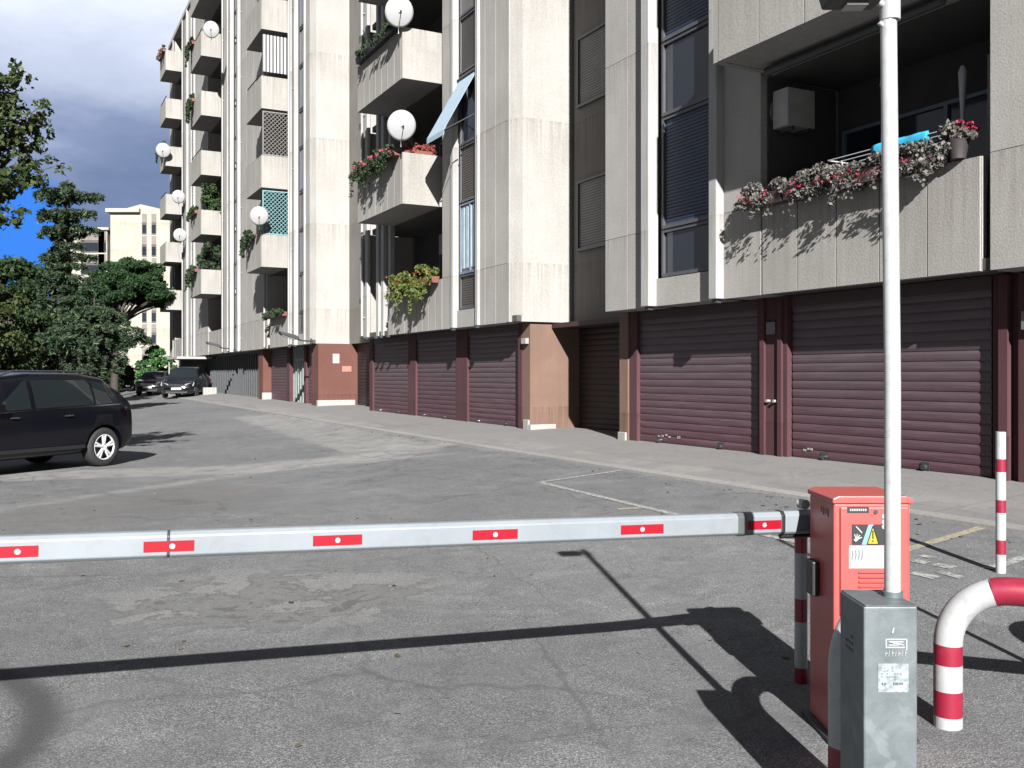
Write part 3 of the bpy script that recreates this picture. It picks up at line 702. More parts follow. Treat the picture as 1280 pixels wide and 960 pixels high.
# laundry
def drying_rack():
    r = root('drying_rack', W(9.75, 8.35, ZU+.16), TH, 'white clothes rack on the nearest balcony behind the pole', 'clothes rack')
    mb = MB()
    for y in (-.75, .75): mb.tube([(-.25, y, 0), (.2, y, 1.50)], .012, 6); mb.tube([(.25, y, 0), (-.2, y, 1.50)], .012, 6)
    mb.build('leg', C_DISH, r); mb = MB()
    for x in (-.28, -.1, .1, .28): mb.tube([(x, -.9, 1.52), (x, .9, 1.52)], .008, 6)
    for y in (-.9, .9): mb.tube([(-.28, y, 1.52), (.28, y, 1.52)], .012, 6)
    mb.build('rail', C_DISH, r)
    def cloth(name, x, y0, y1, z1, dz, mat, lab, c):
        mb = MB(); n = 14; vs = []
        for i in range(n+1):
            y = y0+(y1-y0)*i/n
            for q, (dx, z) in enumerate(((-.03, z1-dz*(1+.1*sin(i*1.7))), (-.02, z1-.02), (0, z1+.01), (.02, z1-.02), (.03, z1-dz*.8))):
                vs.append((x+dx+.012*sin(i*1.3+q), y, z))
        mb.add(vs, [(i*5+k, i*5+k+1, (i+1)*5+k+1, (i+1)*5+k) for i in range(n) for k in range(4)], True)
        o = mb.build(name, mat, None); o.location = r.location; o.rotation_euler = r.rotation_euler
        sd = o.modifiers.new('thick', 'SOLIDIFY'); sd.thickness = .004; tag(o, lab, 'laundry')
    cloth('towel', -.29, -.66, .16, 1.555, .22, plain('turquoise_cloth', (.02, .45, .75), .8, var=.1), 'turquoise towel hanging on the rack of the nearest balcony', 0)
drying_rack()
q = MB(); q.tube([(0, 0, 0), (0, 0, 1.35)], .012, 8); q.tube([(0, 0, 1.35), (0, .0, 1.5)], [.03, .01], 8)
o = q.build('broom_handle', C_DISH); o.location = W(9.62, 8.5, 3.9); o.rotation_euler = (0, 0, TH); tag(o, 'thin white pole standing on the nearest balcony beside the turquoise towel', 'pole')
# folded white parasol and partition on the right of the near loggia
box_part('partition', C_CORE, (9.6, 10.87, 6.95, 7.02, ZU+.16, 5.2))
q = MB(); q.tube([(0, 0, 0), (0, 0, .9), (0, 0, 1.55), (0, 0, 1.62)], [.012, .014, .05, .02], 10)
o = q.build('folded_parasol', C_DISH); o.location = W(9.75, 7.45, 3.6); o.rotation_euler = (0, 0, TH); tag(o, 'folded white parasol standing on the right of the nearest balcony', 'parasol')
# rolled awning arm under the near soffit
q = bm_(); q.tube([(9.1, 7.2, 5.78), (9.1, 10.0, 5.78)], .06, 10); P('awning_box', q, C_DARKMET)
# second-storey planters etc on block B
planter(22.1, 25.2, DF-.10, ZU+1.18, .42, 'yellow-green bush with orange flowers hanging over the lowest loggia parapet', LF_YEL, leaf_mat('orange_petal', (.22, .07, .03), (.26, .14, .04)), 5200, .058, .50, nf=.015, dens=14)
planter(22.3, 25.5, DB_-.08, FLR[1]+1.22, .25, 'pink geraniums in trays along the balcony with the lower big dish', LF_DARK, FL_PINK, 1900, .055, .40, nf=.22, dens=14)
q = leaf_mat('dry_red_leaf', (.10, .025, .02), (.22, .06, .05))
r_ = root('potted_shrub', W(9.1, 22.35, FLR[1]+1.2), TH, 'reddish dry shrub in trays on the balcony side under the lower big dish', 'plant')
mb = MB(); mb.box(-.62, .2, -.16, -.02, 0, .16); mb.build('tray', C_TERR, r_)
leaf_obj('foliage', np.concatenate([blob((-.55+.75*random.random(), -.1+.1*random.random(), .15+.15*random.random()), (.12, .12, .1), 50) for _ in range(16)]), .06, q, r_)
planter(22.3, 25.4, DB_-.04, FLR[2]+1.24, .16, 'dark leafy trays along the balcony with the upper big dish', LF_DARK, None, 360, .06, .10, tray=C_BLACK)
# satellite dishes
def dish(px, py, d, lab, dia, first=[None]):
    k = (px-640)/F; Z = d/(NN[0]*k+NN[1]); loc = Vector((k*Z, Z, EYE+(HY-py)/F*Z))
    if first[0] is None:
        r = root('satellite_dish', (0, 0, 0), 0, lab, 'satellite dish', 'satellite dishes on the balconies')
        R = .5; vs = []; n = 28; rings = 6
        for j in range(rings+1):
            rr = R*j/rings
            for i in range(n): a = 2*pi*i/n; vs.append((rr*cos(a), .28*rr*rr*4*.25-.07, rr*1.06*sin(a)))
        mb = MB(); mb.add(vs, [(j*n+i, j*n+(i+1) % n, (j+1)*n+(i+1) % n, (j+1)*n+i) for j in range(rings) for i in range(n)], True)
        o = mb.build('reflector', C_DISH, r); o.rotation_euler = (radians(20), 0, 0); sd = o.modifiers.new('t', 'SOLIDIFY'); sd.thickness = .015
        # reflector opens towards -y, arm holds the receiver in front of it
        mb = MB(); mb.tube([(0, .05, -.50), (0, -.42, -.22)], .014, 8); mb.tube([(0, -.40, -.2), (0, -.48, -.12)], [.035, .03], 10); mb.build('receiver_arm', C_DARKMET, r)
        mb = MB(); mb.tube([(0, .05, 0), (0, .18, -.05), (0, .18, -.7)], .025, 8); mb.build('mount', C_STEEL, r); first[0] = r
    else: r = copy_tree(first[0]); tag(r, label=lab)
    r.location = loc; r.rotation_euler = (0, 0, radians(14)); r.scale = (dia, dia, dia); return r
dish(499, 15, 8.25, 'white satellite dish on the topmost near balcony, cut by the photo top', .70)
dish(502, 157, 8.25, 'large white satellite dish above the pink geraniums', .70)
dish(324, 270, 8.2, 'white satellite dish left of the teal lattice', .70)
dish(264, 37, 8.3, 'white satellite dish highest up on the third column of balconies', .75)
dish(204, 188, 8.2, 'white satellite dish on the far corner balcony, highest of that column', .9)
dish(223, 246, 8.9, 'white satellite dish on the far corner column, middle one', .8)
dish(225, 294, 8.9, 'white satellite dish on the far corner column, lowest one', .8)
# shade awning on block B
aw = root('awning', W(DF+.05, 20.53, 8.72), TH, 'pale blue fabric awning folded out over a tall narrow window', 'awning')
mb = MB(); mb.add([(0, -.50, 0), (0, .50, 0), (-.85, .50, -1.5), (-.85, -.50, -1.5), (-.85, .50, -1.62), (-.85, -.50, -1.62)], [(0, 1, 2, 3), (3, 2, 4, 5)])
o = mb.build('fabric', plain('pale_blue_canvas', (.42, .55, .67), .8, var=.05), aw); sd = o.modifiers.new('t', 'SOLIDIFY'); sd.thickness = .01
for y in (-.5, .5): mb = MB(); mb.tube([(0, y, -1.0), (-.83, y, -1.5)], .014, 6); mb.build('arm', C_DARKMET, aw)
mb = MB(); mb.tube([(0, -.58, .02), (0, .58, .02)], .04, 10); mb.build('roller', C_DARKMET, aw)
# curtains behind the first narrow window
# lattices / screens on the third stack
def lattice(s, z, wd, h, mat, lab, side=True, pitch=.16):
    r = root('lattice_screen', W(DB_+.06, s, z), TH, lab, 'lattice', 'lattice screens on the balconies')
    mb = MB(); n = int((wd+h)/pitch)
    def clip(a, b):
        return a, b
    for sg in (1, -1):
        for i in range(-n, n):
            c = i*pitch; pts = []
            # line y = sg*x + c within [0,wd]x[0,h]
            for x in (0, wd):
                y = sg*x+c
                if 0 <= y <= h: pts.append((x, y))
            for y in (0, h):
                x = (y-c)*sg
                if 0 < x < wd: pts.append((x, y))
            if len(pts) >= 2 and (Vector(pts[0])-Vector(pts[1])).length > .05:
                p0, p1 = pts[0], pts[1]; mb.tube([(p0[0], .0+.01*sg, p0[1]), (p1[0], .01*sg, p1[1])], .017, 4)
    mb.build('slats', mat, r); mb = MB(); mb.box(-.02, .02, -.025, .025, 0, h); mb.box(wd-.02, wd+.02, -.025, .025, 0, h); mb.box(.02, wd-.02, -.025, .025, 0, .04); mb.box(.02, wd-.02, -.025, .025, h-.04, h); mb.build('frame', mat, r)
lattice(37.62, FLR[1]+1.28, 1.0, 1.72, plain('teal_paint', (.20, .40, .43), .6), 'teal diamond lattice on the balcony beside a dish')
lattice(37.62, FLR[2]+1.28, 1.0, 1.72, plain('grey_lattice', (.22, .21, .20), .6), 'dark grey diamond lattice one balcony above the teal one')
r_ = root('striped_curtain', W(DB_+.04, 37.62, FLR[3]+1.45), TH, 'white and dark striped curtain closing a balcony high on the middle column', 'curtain')
mb = MB(); mb2 = MB()
for i in range(7): mb.box(.04+i*.135, .04+i*.135+.075, -.01, .01, 0, 1.45)
mb2.box(0, 1.0, .012, .02, 0, 1.45); mb.build('stripe', C_DISH, r_); mb2.build('backing', C_DARKMET, r_)
# greenery on the far balconies
def bal_green(s0, s1, k, lab, leaf=LF_DARK, hang=.2, n=420, h=.35, size=.10, fl=None):
    planter(s0, s1, DB_-.03, FLR[k]+1.25, h, lab, leaf, fl, n, size, hang)
planter(37.4, 40.2, DF-.1, FLR[0]+1.2, .18, 'low dark plants on the flush parapet of the middle column', LF_DARK, None, 300, .09, .1)
bal_green(38.6, 40.3, 1, 'dark straggling shrub on the balcony end under the dish by the teal lattice', LF_DARK, .45, 900, .35, .10)
bal_green(52.6, 54.8, 2, 'green bush on the third column, second balcony from the bottom', LF_GREEN)
bal_green(52.6, 54.8, 1, 'green overhanging bush on the lowest jutting balcony of the third column', LF_DARK, .6, 700)
bal_green(53.6, 54.8, 5, 'dark trailing bush on the third column near the top', LF_DARK, .6, 500)
bal_green(53.6, 54.8, 4, 'dark trailing bush on the third column, middle storey', LF_DARK, .7, 500)
bal_green(65.2, 67.6, 6, 'brownish plants round the topmost balcony of the far corner', leaf_mat('dry_leaf', (.10, .07, .05), (.16, .10, .08)), .25, 500)
bal_green(65.2, 67.6, 4, 'dark plants on the far corner balcony near its highest dish', LF_DARK, .4, 400)
for k, lab in ((2, 'tall dark green hedge filling a balcony of the third column, upper one'), (1, 'tall dark green hedge filling a balcony of the third column, lower one')):
    leaf_obj('balcony_hedge', np.concatenate([blob((random.random()*.9, random.random()*1.6, random.random()*1.4), (.2, .3, .25), 60) for _ in range(26)]), .11, LF_DARK if k == 1 else LF_GREEN, None, tags=dict(label=lab, cat='plant', group='hedges on balconies'))
    o = col.objects[-1]; o.location = W(DB_+.15, 51.7, FLR[k]+1.2); o.rotation_euler = (0, 0, TH)
# floodlights on the facade
def floodlight(s, z, lab, first=[None]):
    if first[0] is None:
        r = root('floodlight', W(DF-.02, s, z), TH, lab, 'lamp', 'floodlights on the facade')
        mb = MB(); mb.tube([(0, 0, 0), (-.35, .0, .02), (-.55, 0, .10)], .03, 8); mb.box(-.0, .03, -.07, .07, -.1, .1); mb.build('arm', C_DARKMET, r)
        mb = MB(); mb.extr([(-1.15, .34), (-1.1, .22), (-.5, .04), (-.45, .14), (-.6, .22)], -.16, .16, lambda p, q, t: (p, t, q)); mb.build('lamp_head', C_DARKMET, r, .02)
        mb = MB(); mb.extr([(-1.06, .205), (-.56, .045), (-.565, .03), (-1.065, .19)], -.12, .12, lambda p, q, t: (p, t, q)); mb.build('lens', plain('frosted_lens', (.5, .5, .48), .3), r); first[0] = r
    else: r = copy_tree(first[0], loc=W(DF-.02, s, z)); tag(r, label=lab)
floodlight(34.0, 2.85, 'dark floodlight on a bracket at the corner above the brown tiled pier')
floodlight(48.9, 2.95, 'far dark floodlight on a bracket under the third balcony column')

# ------------------------------------------------------------------ foreground: barrier
def red_paint(name, c):
    m, t, p = newmat(name); L = t.links.new
    tc = N(t, 'ShaderNodeTexCoord'); v = tc.outputs['Object']
    n1 = NOISE(t, v, 5, 5, .6); n2 = NOISE(t, v, 40, 7, .75)
    cc = MIX(t, n1, tuple(x*.85 for x in c), tuple(x*1.12 for x in c))
    cc = MIX(t, M_(t, 'MULTIPLY', RAMP(t, n2, [(.62, 0), (.7, 1)]), .5), cc, (c[0]*.5, c[1]*.6+.02, c[2]*.6+.02))
    L(cc, p.inputs['Base Color']); p.inputs['Roughness'].default_value = .38; p.inputs['Specular IOR Level'].default_value = .5
    n4 = NOISE(t, v, 9, 7, .7, .6); cc = MIX(t, M_(t, 'MULTIPLY', RAMP(t, n4, [(.52, 0), (.72, 1)]), .30), cc, (.11, .085, .075))
    L(cc, p.inputs['Base Color'])
    bn = N(t, 'ShaderNodeBump', inp={0: .06, 1: .01}); L(NOISE(t, v, 160, 2), bn.inputs['Height']); L(bn.outputs[0], p.inputs['Normal'])
    MATS[name] = m; return m
RED = red_paint('barrier_red', (.30, .052, .048)); RED2 = red_paint('stripe_red', (.17, .008, .024)); ALU = plain('brushed_aluminium', (.355, .40, .44), .42, .15, var=.08, scale=3, grime=.22)
WHITEP = plain('white_pole_paint', (.58, .605, .62), .4, var=.06, grime=.35, scale=7)
STICK_R = plain('red_reflector', (.42, .008, .025), .3, var=.05); STICK_W = plain('white_sticker', (.52, .53, .55), .5, var=.03)
br = root('parking_barrier', (1.57, 4.37, 0), 0, 'red parking barrier cabinet with a long silver boom and red reflectors', 'barrier')
cx0, cx1, cy0, cy1, ch = -.153, .184, -.17, .17, 1.085
mb = MB(); mb.box(cx0, cx1, cy0, cy1, .02, ch-.03)
cab = mb.build('cabinet', RED, br, .008)
mb = MB(); mb.extr([(cx0-.008, 0), (cx1+.008, 0), (cx1+.008, .022), (cx1-.02, .034), (cx0+.02, .034), (cx0-.008, .022)], cy0-.012, cy1+.01, lambda p, q, t: (p, t, ch-.03+q)); mb.build('lid', RED, br, .005)
mb = MB(); mb.box(cx0+.026, cx1-.012, cy0-.012, cy0-.0005, .56, ch-.045); door = mb.build('door', RED, br, .005)
fy = cy0-.0125
def st(name, x0, x1, z0, z1, mat, y=fy, t=.0015, parent=door): mb = MB(); mb.box(x0, x1, y-t, y-.0001, z0, z1); return mb.build(name, mat, parent)
dz_n = .03
st('name_plate', cx0+.055, cx0+.150, .985+dz_n, 1.013+dz_n, C_BLACK)
mb = MB(); [mb.box(cx0+.066+i*.0095, cx0+.072+i*.0095, fy-.0025, fy-.0016, .994+dz_n, 1.004+dz_n) for i in range(8)]; mb.build('lettering', STICK_W, door)
mb = MB(); mb.tube([(cx0+.180, fy+.004, .99+dz_n), (cx0+.180, fy-.006, .99+dz_n)], .009, 14); mb.build('lock', C_DARKMET, door)
mb = MB(); [mb.tube([(cx0+.215, fy+.001, z), (cx0+.215, fy-.004, z)], .010, 10) for z in (.955, .975, 1.0)]; mb.build('label_dots', STICK_W, door)
st('warning_sticker', cx0+.075, cx0+.222, 0.875, 0.965, C_BLACK)
mb = MB(); mb.add([(cx0+.118, fy-.002, 0.876), (cx0+.14, fy-.002, 0.876), (cx0+.17, fy-.002, 0.964), (cx0+.148, fy-.002, 0.964)], [(0, 1, 2, 3)]); mb.build('blue_band', plain('sticker_blue', (.25, .52, .80), .4), door)
mb = MB(); mb.add([(cx0+.142, fy-.003, 0.879), (cx0+.192, fy-.003, 0.879), (cx0+.167, fy-.003, 0.958)], [(0, 1, 2)]); mb.build('warning_triangle', plain('sticker_yellow', (.72, .50, .02), .4), door)
mb = MB(); mb.box(cx0+.1635, cx0+.1695, fy-.0045, fy-.0032, 0.902, 0.938); mb.box(cx0+.1635, cx0+.1695, fy-.0045, fy-.0032, 0.888, 0.896)
for p0, p1 in (((.142, 0.879), (.167, 0.958)), ((.167, 0.958), (.192, 0.879)), ((.142, 0.879), (.192, 0.879))): mb.tube([(cx0+p0[0], fy-.004, p0[1]), (cx0+p1[0], fy-.004, p1[1])], .0022, 4)
mb.build('exclamation_mark', C_BLACK, door)
mb = MB()                                              # white pictogram: a hand struck by a falling bar
for i, a in enumerate((.4, .9, 1.4, 1.9)): mb.tube([(cx0+.094, fy-.002, 0.898), (cx0+.094+.026*cos(a), fy-.002, 0.898+.026*sin(a))], .0032, 5)
mb.tube([(cx0+.086, fy-.002, 0.892), (cx0+.100, fy-.002, 0.904)], .008, 6); mb.tube([(cx0+.092, fy-.002, 0.956), (cx0+.118, fy-.002, 0.928)], .004, 5); mb.build('pictogram', STICK_W, door)
st('instruction_sticker', cx0+.062, cx0+.225, 0.772, 0.872, STICK_W)
INK = plain('grey_ink', (.32, .34, .37), .6)
mb = MB()
for i in range(4): mb.tube([(cx0+.075+i*.014, fy-.0018, 0.812), (cx0+.080+i*.014, fy-.0018, 0.83), (cx0+.076+i*.015, fy-.0018, 0.852)], .0035, 5)
for i in range(6): mb.box(cx0+.138, cx0+.215-.01*(i % 2), fy-.0026, fy-.0017, 0.856-i*.009, 0.859-i*.009)
mb.build('printed_lines', INK, door)
mb = MB()
for i in range(5): mb.extr([(0, 0), (-.010, .004), (0, .012)], cx0+.105, cx0+.225, lambda p, q, t, i=i: (t, fy+p-.0005, .665+i*.021+q))
mb.build('vent_louvre', RED, door)
# dark emblem sticker on the left side
mb = MB(); [mb.box(cx0-.0015, cx0-.0002, -.10+.03*i, -.085+.03*i, .985+.01*(i % 2), 1.02) for i in range(4)]; mb.build('side_lettering', C_DARKMET, cab)
mb = MB(); mb.box(cx0-.035, cx0-.0005, .02, .12, .60, .76); mb.build('safety_switch', C_BLACK, cab, .006)
mb = MB(); mb.box(cx1+.0005, cx1+.035, .03, .14, .93, 1.05); mb.build('side_motor_cover', C_DARKMET, cab, .008)
mb = MB(); mb.box(cx0-.03, cx1+.03, cy0-.03, cy1+.03, -.01, .02); mb.build('base_plate', C_DARKMET, br)
# boom
A0 = Vector((1.60, 4.70, .905)); A1 = Vector((-3.6, 3.02, .998)); ad = (A1-A0).normalized(); side = Vector((ad.y, -ad.x, 0)).normalized(); 
if side.y > 0: side = -side                             # towards the camera
upv = side.cross(ad).normalized(); upv = upv if upv.z > 0 else -upv
bl = br.location
def arm_loft(a, b, hw, hh, mat, name, parent, ch_=.25):
    prof = [(-hw, -hh*(1-ch_)), (-hw, hh*(1-ch_*1.3)), (-hw*.55, hh), (hw*.55, hh), (hw, hh*(1-ch_*1.3)), (hw, -hh*(1-ch_)), (hw*.6, -hh), (-hw*.6, -hh)]
    mb = MB(); mb.extr(prof, a, b, lambda p, q, t: tuple(A0+ad*t+side*p+upv*q-bl)); return mb.build(name, mat, parent, .004)
def t_at(px):                                           # where along the boom a direction of view meets it
    k = (px-640)/F; return (k*A0.y-A0.x)/(ad.x-k*ad.y)
tj = t_at(211)
arm = arm_loft(t_at(922), tj-.004, .035, .052, ALU, 'boom', br)
arm2 = arm_loft(tj+.004, 5.4, .035, .052, ALU, 'boom', br)
arm_loft(t_at(973), t_at(928), .036, .054, ALU, 'boom_sleeve', br)
arm_loft(-.02, t_at(976), .040, .056, ALU, 'boom_bracket', br)
arm_loft(t_at(928)+.0, t_at(918), .039, .056, plain('rubber_band', (.10, .11, .11), .7), 'boom_collar', br)
arm_loft(t_at(976), t_at(971.5), .041, .058, C_BLACK, 'boom_ring', br)
arm_loft(tj-.006, tj+.006, .0345, .0515, C_DARKMET, 'boom_joint', br)
def on_arm(t, h): return A0+ad*t+side*.0+upv*h-bl
for (x0, x1) in ((-2, 50), (180, 243), (390, 451), (588, 644), (772, 825), (929, 971), (-260, -205)):
    t0, t1 = t_at(x1), t_at(x0)
    off = .0362 if x0 != 929 else .0372
    hgt = .021; rp = arm2 if x0 < 200 else arm
    mb = MB(); mb.extr([(off-.0009, -hgt), (off+.0006, -hgt), (off+.0006, hgt), (off-.0009, hgt)], t0, t1, lambda p, q, t: tuple(A0+ad*t+side*p+upv*(q-.004)-bl)); o = mb.build('reflector', STICK_R, br)
    c = (t0+t1)/2 - (.012 if x0 == 180 else 0); 
    if x0 != -260:
        mb = MB(); cc_ = A0+ad*c+upv*-.004-bl; mb.tube([cc_+side*(off+.0002), cc_+side*(off+.0018)], .011, 14); mb.build('reflector_dot', STICK_W, o)
mb = MB(); c = A0+ad*t_at(1003)+upv*.085-bl; mb.tube([c-side*.02, c+side*.025], .024, 16); mb.tube([c+side*.025, c+side*.028], .008, 10); mb.build('pivot_knob', WHITEP, br)
mb = MB(); c0 = A0+ad*t_at(975)+upv*-.066-bl; c1 = A0+ad*.0+upv*-.066-bl; mb.tube([c0, c1], .013, 8); mb.build('counter_spring', C_BLACK, br)
mb = MB(); c0 = Vector((1.50, 4.52, .88))-bl; mb.tube([c0, c0+Vector((0, .18, 0))], .05, 16); mb.build('drive_shaft', C_DARKMET, br)

# grey pedestal with camera pole
def galv():
    m, t, p = newmat('galvanised_grey'); L = t.links.new
    tc = N(t, 'ShaderNodeTexCoord'); v = tc.outputs['Object']
    n1 = NOISE(t, v, 7, 6, .65, .5); n2 = NOISE(t, v, 18, 8, .75, .8); n3 = NOISE(t, v, 3.5, 4, .6, 2)
    cc = MIX(t, RAMP(t, n1, [(.35, 0), (.65, 1)]), (.066, .080, .087), (.108, .126, .135))
    cc = MIX(t, M_(t, 'MULTIPLY', RAMP(t, n2, [(.58, 0), (.68, 1)]), .55), cc, (.06, .068, .072))
    cc = MIX(t, M_(t, 'MULTIPLY', RAMP(t, n3, [(.56, 0), (.60, 1)]), .25), cc, (.18, .205, .215))
    L(cc, p.inputs['Base Color']); p.inputs['Roughness'].default_value = .5; p.inputs['Metallic'].default_value = .15
    bn = N(t, 'ShaderNodeBump', inp={0: .15, 1: .01}); L(n2, bn.inputs['Height']); L(bn.outputs[0], p.inputs['Normal'])
    return m
GALV = galv()
pb = root('camera_pole', (1.224, 3.2, 0), 0, 'worn grey metal pedestal with stickers and a tall white pole carrying a camera', 'pole')
bx0, bx1, by0, by1, bh = -.091, .082, -.13, .095, .876
mb = MB(); mb.box(bx0, bx1, by0, by1, .0, bh); ped = mb.build('pedestal', GALV, pb, .006)
mb = MB(); mb.box(bx0+.004, bx1-.004, by0-.004, by1, bh, bh+.003); mb.build('top_rim', GALV, pb)
py = by0-.0005
mb = MB(); X0, X1, Z0_, Z1_ = -.022, .048, .742, .772                    # stencilled emblem: framed S and bar
for b in ((X0, X1, Z1_-.004, Z1_), (X0, X1-.008, Z0_, Z0_+.004), (X0, X0+.004, Z0_+.0041, Z1_-.0041), (X1-.004, X1, Z0_-.008, Z1_-.0041), (X0+.010, X1-.012, Z1_-.012, Z1_-.008), (X0+.010, X1-.012, Z0_+.008, Z0_+.0115)): mb.box(b[0], b[1], py-.0012, py, b[2], b[3])
mb.tube([(X0+.012, py-.001, Z1_-.010), (X0+.03, py-.001, .757), (X1-.014, py-.001, Z0_+.010)], .003, 5); mb.build('stencil_emblem', STICK_W, ped)
mb = MB(); r_ = random.Random(3)
for i in range(7):
    x = -.022+i*.0105; h = .014+.006*r_.random(); mb.tube([(x, py-.0004, .716), (x+.003*r_.random(), py-.0004, .716+h)], .0016, 4)
    if i % 2 == 0: mb.tube([(x, py-.0004, .716+h*.5), (x+.007, py-.0004, .716+h*.6)], .0014, 4)
mb.tube([(.0, py-.0004, .79), (.004, py-.0004, .808)], .004, 5); mb.build('scrawl', STICK_W, ped)
o = st('faded_sticker', -.046, .052, .600, .692, plain('faded_sticker_paper', (.36, .43, .45), .6, var=.5, scale=55, grime=.6), y=py, parent=ped)
mb = MB()
for i in range(5):
    for j in range(9):
        if r_.random() < .55: x = -.037+j*.0085; mb.box(x, x+.006, py-.0027, py-.0016, .677-i*.0095, .679-i*.0095)
for x in (-.034, -.026, .002, .009, .015, .022, .029): mb.box(x, x+.0045, py-.0027, py-.0016, .623, .631)
mb.build('printed_lines', plain('ink_blue_grey', (.07, .10, .17), .6), o)
mb = MB(); [mb.box(bx0-.0015, bx0-.0002, -.03+.025*(i % 3), -.012+.025*(i % 3), .70+.022*(i//3), .708+.022*(i//3)) for i in range(7)]; mb.build('side_scrawl', C_DARKMET, ped)
plx = .050
mb = MB(); mb.tube([(plx+.003, .0, bh-.3), (plx+.003, 0, 1.6), (plx-.012, 0, 2.95)], .0265, 20); mb.build('mast', WHITEP, pb)
mb = MB(); mb.tube([(plx+.003, .0, bh+.003), (plx+.003, 0, bh+.02)], .034, 16); mb.build('mast_collar', GALV, pb)
mb = MB(); mb.tube([(plx-.005, 0, 2.85), (plx-.075, -.02, 2.875)], .012, 8); mb.tube([(plx-.005, -.0, 2.77), (plx-.045, -.01, 2.80)], .008, 8); mb.tube([(plx-.005, 0, 2.81), (plx-.005, 0, 2.88)], .033, 12); br2 = mb.build('camera_bracket', C_DISH, pb)
mb = MB(); mb.extr([(-.23, -.035), (-.06, -.035), (-.045, -.01), (-.045, .03), (-.08, .045), (-.245, .045), (-.25, .03)], -.05, .05, lambda p, q, t: (plx+p, t-.03, 2.885+q)); cm = mb.build('camera_housing', C_BLACK, pb, .008)
mb = MB(); mb.box(plx-.17, plx-.10, -.06, 0, 2.842, 2.8495); mb.build('camera_lens', plain('frosted_lens', (.5, .5, .48), .3), cm)

# striped post that supports the boom
def striped_post(loc, h, r_, bands, lab, name='striped_post', rz=0):
    rt = root(name, loc, rz, lab, 'post')
    cur = 0
    for i, (hh, red) in enumerate(bands):
        mb = MB(); mb.tube([(0, 0, cur), (0, 0, hh)], r_, 16); mb.build('red_band' if red else 'white_band', RED2 if red else WHITEP, rt); cur = hh
    return rt
px_, py_ = 1.515, 5.0
striped_post((px_, py_, G(px_, py_)-.01), .8, .033, [(.09, 1), (.33, 0), (.45, 1), (.69, 0), (.84, 1)], 'short red and white striped post under the boom beside the cabinet')
gp = GP(1251, 716); zc = gp.z
kk = gp.y/F
hs = [(713-v)*kk for v in (690, 672, 638, 622, 587, 571, 537)]
striped_post((gp.x, gp.y, zc-.01), 1, .005*gp.y, [(.12, 0)]+[(hs[0]+.01, 0), (hs[1]+.01, 1), (hs[2]+.01, 0), (hs[3]+.01, 1), (hs[4]+.01, 0), (hs[5]+.01, 1), (hs[6]+.01, 0)][0:], 'slender tall red and white striped post in front of the garage pier', 'striped_pole')

# hoops
def hoop(x, y, ang, length, hstr, R, r_, bands, lab):
    """bands: distances along the tube (from the ground) where a new colour starts: [(end, red), ...]"""
    rt = root('hoop_bollard', (x, y, G(x, y)-.01), ang, lab, 'bollard', 'striped hoop bollards')
    path = [(0, 0, 0)]; 
    for i in range(1, 9): path.append((0, 0, hstr*i/8))
    for i in range(1, 13): a = pi/2*i/12; path.append((R-R*cos(a), 0, hstr+R*sin(a)))
    nx = max(2, int((length-2*R)/.05)); 
    for i in range(1, nx+1): path.append((R+(length-2*R)*i/nx, 0, hstr+R))
    for i in range(1, 13): a = pi/2*i/12; path.append((length-R+R*sin(a), 0, hstr+R*cos(a)))
    for i in range(1, 9): path.append((length, 0, hstr*(1-i/8)))
    P_ = [Vector(p) for p in path]; acc = [0]
    for a, b in zip(P_, P_[1:]): acc.append(acc[-1]+(b-a).length)
    tot = acc[-1]
    def at(t):
        t = max(0, min(tot, t))
        for i in range(len(acc)-1):
            if t <= acc[i+1]+1e-9: f = (t-acc[i])/(acc[i+1]-acc[i]); return P_[i].lerp(P_[i+1], f)
        return P_[-1]
    cur = 0
    for e, red in bands:
        e = min(e, tot); n = max(2, int((e-cur)/.03)); pts = [at(cur+(e-cur)*i/n) for i in range(n+1)]
        mb = MB(); mb.tube(pts, r_, 22); mb.build('red_band' if red else 'white_band', RED2 if red else WHITEP, rt); cur = e
        if e >= tot: break
    return rt
# right hoop (crosses the photo's right edge)
hb = GP(1185, 909)
hoop(hb.x, hb.y, radians(-26), 1.25, .39, .26, .0625, [(.06, 0), (.176, 1), (.295, 0), (.385, 1), (.72, 0), (1.5, 1), (1.95, 0), (2.06, 1), (2.15, 0), (2.26, 1), (3, 0)], 'red and white striped hoop bollard on the right, its top bar red')
hoop(1.275, 3.66, radians(48), .33, .50, .160, .0600, [(.10, 0), (.21, 1), (.95, 0), (1.05, 1), (1.2, 0), (1.3, 1), (3, 0)], 'striped hoop bollard squeezed between the red cabinet and the grey pedestal')

hoop(3.05, 4.62, radians(-12), 1.25, .39, .26, .0625, [(.06, 0), (.176, 1), (.295, 0), (.385, 1), (.86, 0), (1.5, 1), (3, 0)], 'second striped hoop bollard beyond the right edge, seen by its curved shadow')
q = MB(); q.tube([(0, 0, -.02), (0, 0, 2.3)], .02, 10); o = q.build('signpost', C_STEEL); o.location = (2.84, 4.4, G(2.84, 4.4)); tag(o, 'thin bare steel post standing right of the striped hoop bollard', 'post')
pp = []
for i in range(420):
    if i < 260: d_, s_ = 7.5-abs(rng.normal())*.25, rng.uniform(1, 40)
    else: d_, s_ = rng.uniform(-4, 7), rng.uniform(3.5, 22)
    q = W(d_, s_); pp.append((q.x, q.y, G(q.x, q.y)+.008))
leaf_obj('fallen_leaves', pp, .035, leaf_mat('fallen_leaf', (.05, .035, .02), (.14, .11, .07)), None, flat=.93, tags=dict(label='small dry leaves scattered along the kerb', cat='leaves', kind='stuff'))
